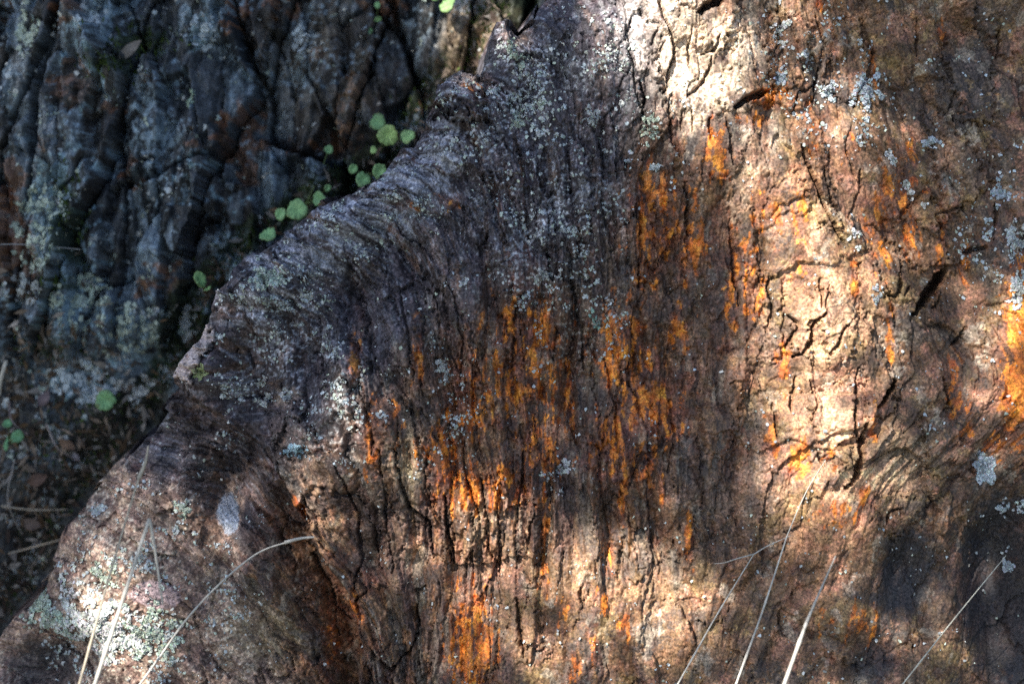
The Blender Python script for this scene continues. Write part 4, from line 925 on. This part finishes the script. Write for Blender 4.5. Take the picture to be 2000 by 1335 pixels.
plant('single round green pennywort leaf at the lower end of the ridge row', (526, 462), [(523, 457, -270, 18, .35, (.2, .3, 1))])
plant('pale narrow pennywort leaves behind the boulder nose', (396, 556), [(392, 545, -280, 19, .6, (.75, .3, .7)), (405, 563, -270, 9, .7, (.2, .3, 1))])
plant('round pennywort leaf at the top edge of the picture', (868, 14), [(874, 8, -360, 20, .6, (0, .3, 1)), (850, -12, -380, 14, .4, (0, .2, 1))])
plant('dim round pennywort leaves deep between slabs near the top', (734, 46), [(738, 38, -420, 8, .3, (0, 0, 1)), (737, 10, -430, 7, .25, (0, 0, 1)), (720, 60, -440, 8, .15, (0, 0, 1))])
plant('single green pennywort leaf under white lichen in the left gully', (208, 790), [(206, 782, -400, 21, .3, (.2, .2, 1))])
plant('dark green pennywort leaves at the left edge of the gully', (18, 858), [(34, 852, -400, 14, .1, (.5, .3, 1)), (12, 866, -410, 16, .05, (-.4, .5, 1)), (14, 826, -420, 11, .1, (0, .7, 1))])

# ================================================================== DEAD LEAVES AND CHIPS
def dead_leaf(x, y, L, wdt, an, c, label, lift=14):
    hx, hy = bk(x, y); h = float(back_h(np.array([hx]), np.array([hy]))[0]) + lift
    a = math.radians(an); vs = []; nL, nW = 10, 4
    for i in range(nL + 1):
        t = i / nL; w = wdt * math.sin(math.pi * min(max(t, .02), .985)) ** 0.7
        for j in range(-nW, nW + 1):
            q = j / nW
            lx, ly, lz = (t - .5) * L, q * w, 0.35 * w * q * q + 5 * math.sin(t * 4 + q) + 0.03 * L * t
            vs.append((hx - 1000 + lx * math.cos(a) - ly * math.sin(a), 667.5 - hy + lx * math.sin(a) + ly * math.cos(a), h + lz))
    M_ = 2 * nW + 1
    fs = [[i * M_ + j, i * M_ + j + 1, (i + 1) * M_ + j + 1, (i + 1) * M_ + j] for i in range(nL) for j in range(M_ - 1)]
    v = np.array(vs) * S @ B
    tag(build('dead_leaf', v, np.array(fs), M_LITTER, origin=to_world(hx, hy, h), cols=np.tile(np.array(c), (len(v), 1))), label, 'dead leaf', 'dead leaves in the gully')
dead_leaf(258, 100, 62, 12, 42, (0.28, 0.24, 0.2), 'pale pointed dead leaf lying on the dark outcrop at upper left')
dead_leaf(120, 870, 40, 10, -30, (0.2, 0.13, 0.09), 'small brown dead leaf on the soil right of the dark green leaves')
dead_leaf(128, 895, 26, 8, -50, (0.36, 0.33, 0.36), 'small pale dead leaf on the soil near the thin stem')
dead_leaf(60, 940, 46, 14, 20, (0.14, 0.09, 0.07), 'dark brown dead leaf on the soil at the left edge')
dead_leaf(40, 1030, 44, 13, -15, (0.16, 0.12, 0.1), 'grey-brown dead leaf low on the left edge soil')
dead_leaf(75, 780, 40, 12, 60, (0.18, 0.14, 0.15), 'purplish dead leaf on the soil above the dark green leaves')

def litter_dens(x, y):
    d = ridge_d(x, y)
    return np.clip(0.9 * gauss(x, y, 90, 980, 170, 260) + 0.6 * gauss(x, y, 60, 700, 120, 90) + 0.7 * np.exp(-((d + 22) / 22) ** 2), 0, 1) * (d < -4)
xs, ys = scatter(16000, (-60, 1000, 0, 1340), litter_dens, 81, None)
xb, yb = bk(xs, ys); r = np.random.default_rng(82); n = len(xb)
h = back_h(xb, yb) + 2 + 10 * r.random(n); Lh = 3 + 20 * r.random(n) ** 2; wd = 1.0 + 0.35 * Lh * r.random(n); th = r.random(n) * 6.28
a_ = np.stack([np.cos(th), np.sin(th), 0.5 * r.normal(size=n)], -1); b_ = np.stack([-np.sin(th), np.cos(th), 0.5 * r.normal(size=n)], -1)
c0 = np.stack([xb - 1000, 667.5 - yb, h], -1)
v = np.stack([c0 - a_ * Lh[:, None], c0 + b_ * wd[:, None], c0 + a_ * Lh[:, None], c0 - b_ * wd[:, None]], 1).reshape(-1, 3) * S @ B
lc = np.array([(0.13, 0.085, 0.05), (0.22, 0.17, 0.13), (0.07, 0.05, 0.04), (0.30, 0.27, 0.24)])[r.integers(0, 4, n)] * (0.6 + 0.6 * r.random((n, 1)))
tag(build('litter', v, np.arange(n * 4).reshape(-1, 4), M_LITTER, origin=to_world(90, 980, -480), cols=np.repeat(lc, 4, 0), smooth=False), 'crumbs of leaf and twig litter on the gully soil', 'litter', kind='stuff')

# ================================================================== THE TREE THAT SHADES THE ROCK
SUNP = [  # sunlit patches on the face: x, y, rx, ry, lean, strength
    (1290, 70, 85, 130, 0, 1), (1510, 430, 70, 90, -10, .9), (1545, 590, 60, 110, 0, .95), (1560, 770, 65, 100, 0, .95), (1690, 760, 65, 120, 0, .9), (1470, 330, 80, 60, 0, .8), (1250, 230, 50, 60, 0, .6), (430, 1450, 120, 90, 0, .9), (1600, 1500, 190, 90, 0, .9), (1355, 160, 85, 110, 0, 1), (1420, 60, 50, 70, 0, .85), (1440, 250, 70, 70, 0, .9), (1490, 120, 40, 90, 0, .5), (1530, 330, 80, 95, -20, .95), (1590, 460, 60, 100, -10, 1),
    (1610, 620, 60, 110, 0, 1), (1625, 780, 70, 110, 0, 1), (1650, 910, 80, 70, 0, 1), (1580, 990, 90, 45, 15, .9), (1740, 930, 55, 60, 0, .8), (1690, 600, 70, 140, -10, .8), (1660, 270, 70, 90, -20, .65),
    (1650, 1050, 70, 50, 0, .6), (1350, 300, 60, 40, 0, .5), (1780, 560, 50, 50, 0, .45), (1860, 640, 50, 60, 0, .3), (1960, 720, 36, 110, 0, .75), (1740, 420, 40, 60, 0, .3),
    (880, 1040, 90, 60, 15, .7), (1010, 1070, 80, 70, 0, 1), (1130, 1130, 100, 70, 15, .95), (1270, 1190, 130, 85, 20, 1), (930, 1230, 50, 90, 0, .9), (1030, 1200, 50, 80, 0, .85), (1150, 1270, 90, 60, 0, .7),
    (780, 980, 70, 80, 0, .55), (620, 960, 60, 70, 0, .7), (640, 1050, 50, 60, 0, .7), (735, 860, 32, 60, 0, .5), (432, 1018, 32, 46, 0, .7), (270, 1010, 60, 60, 0, .4), (200, 960, 70, 60, 0, .5), (150, 1040, 60, 50, 0, .55),
    (190, 1220, 90, 60, 25, 1), (330, 1150, 70, 50, 0, .4), (260, 1110, 50, 50, 0, .4), (330, 860, 50, 40, 0, .35), (680, 1200, 26, 60, 0, .6), (570, 1020, 30, 40, 0, .5),
    (712, -200, 140, 150, 0, 1), (990, 70, 26, 46, 0, .9), (930, 165, 30, 22, 0, .5), (1840, 1235, 60, 50, 0, .5), (1680, 1180, 50, 60, 0, .5), (1560, 110, 60, 90, 0, .5), (1700, 90, 60, 60, 0, .25), (1850, 480, 60, 60, 0, .2),
    (1310, 1330, 50, 30, 0, .3)]
def sunmask(x, y):
    r = np.full(np.shape(x), 0.05)
    for cx, cy, rx, ry, an, a in SUNP:
        r = np.maximum(r, a * np.minimum(1, 1.9 * gauss(x, y, cx, cy, rx * 1.12, ry * 1.12, an)))
    return r
r = np.random.default_rng(77)
NL = 34000
lx = -1150 + 3650 * r.random(NL); ly = -1050 + 2750 * r.random(NL)
kd = 2.9 + 0.8 * r.random(NL)
Lh = 0.014 + 0.010 * r.random(NL)                       # half length in metres
c0 = np.stack([(lx - 1000) * S, (667.5 - ly) * S, np.zeros(NL)], -1) + SUNF[None] * kd[:, None]
nr = r.normal(size=(NL, 3)); nr = 0.9 * nr / np.linalg.norm(nr, axis=1, keepdims=True) + SUNF[None] * 0.8; nr /= np.linalg.norm(nr, axis=1, keepdims=True)
aa = np.cross(nr, r.normal(size=(NL, 3))); aa /= np.linalg.norm(aa, axis=1, keepdims=True); bb = np.cross(nr, aa)
def shade_at(p):                                         # where a canopy point's shadow lands on the face
    q = p - SUNF[None] * (p[:, 2] / SUNF[2])[:, None]
    return sunmask(q[:, 0] / S + 1000, 667.5 - q[:, 1] / S)
mk = np.maximum.reduce([shade_at(c0), shade_at(c0 + aa * Lh[:, None]) * 0.8, shade_at(c0 - aa * Lh[:, None]) * 0.8])
prob = np.clip(-np.log(np.clip(mk, 0.02, 1)) / 2.3, 0, 1)
ok = r.random(NL) < prob
c0, aa, bb, nr, Lh = c0[ok], aa[ok], bb[ok], nr[ok], Lh[ok]; n = len(c0)
wl = Lh * 0.5
v = np.stack([c0 - aa * Lh[:, None], c0 + bb * wl[:, None] - nr * 0.1 * Lh[:, None], c0 + aa * Lh[:, None], c0 - bb * wl[:, None] - nr * 0.1 * Lh[:, None]], 1).reshape(-1, 3) @ B
f = np.arange(n * 4).reshape(-1, 4)
CC = (SUNF * 3.3) @ B
trunk_base = np.array([CC[0] - 1.5, CC[1] - 1.1, GROUND_Z - 0.03])
tree = empty('shade_tree', trunk_base); tag(tree, 'small-leaved tree beside the viewer whose crown dapples the sunlight', 'tree')
tc_ = np.repeat(lerp(C(0.035, 0.06, 0.02), C(0.08, 0.11, 0.04), r.random((n, 1))), 4, 0)
build('crown', v, f, M_TREE, tree, cols=tc_, smooth=False)
fork = trunk_base + np.array([0.25, 0.15, 1.5])
tp = spline([trunk_base, trunk_base + np.array([0.05, 0.02, 0.7]), fork, fork + np.array([0.2, 0.3, 0.9])], 8)
v, f = tube(tp, np.linspace(0.11, 0.05, len(tp)), 12); build('trunk', v, f, M_BARK, tree, cols=np.tile([0.11, 0.085, 0.065], (len(v), 1)))
fc = (c0 @ B)
for k in range(9):
    tgt = fc[r.integers(0, len(fc))]
    mid = fork * 0.5 + tgt * 0.5 + np.array([0, 0, 0.12])
    tp = spline([fork + np.array([0.02, 0.03, 0.1]) * k, mid, tgt], 8); v, f = tube(tp, np.linspace(0.022, 0.003, len(tp)), 7)
    build('branch', v, f, M_BARK, tree, cols=np.tile([0.11, 0.085, 0.065], (len(v), 1)))
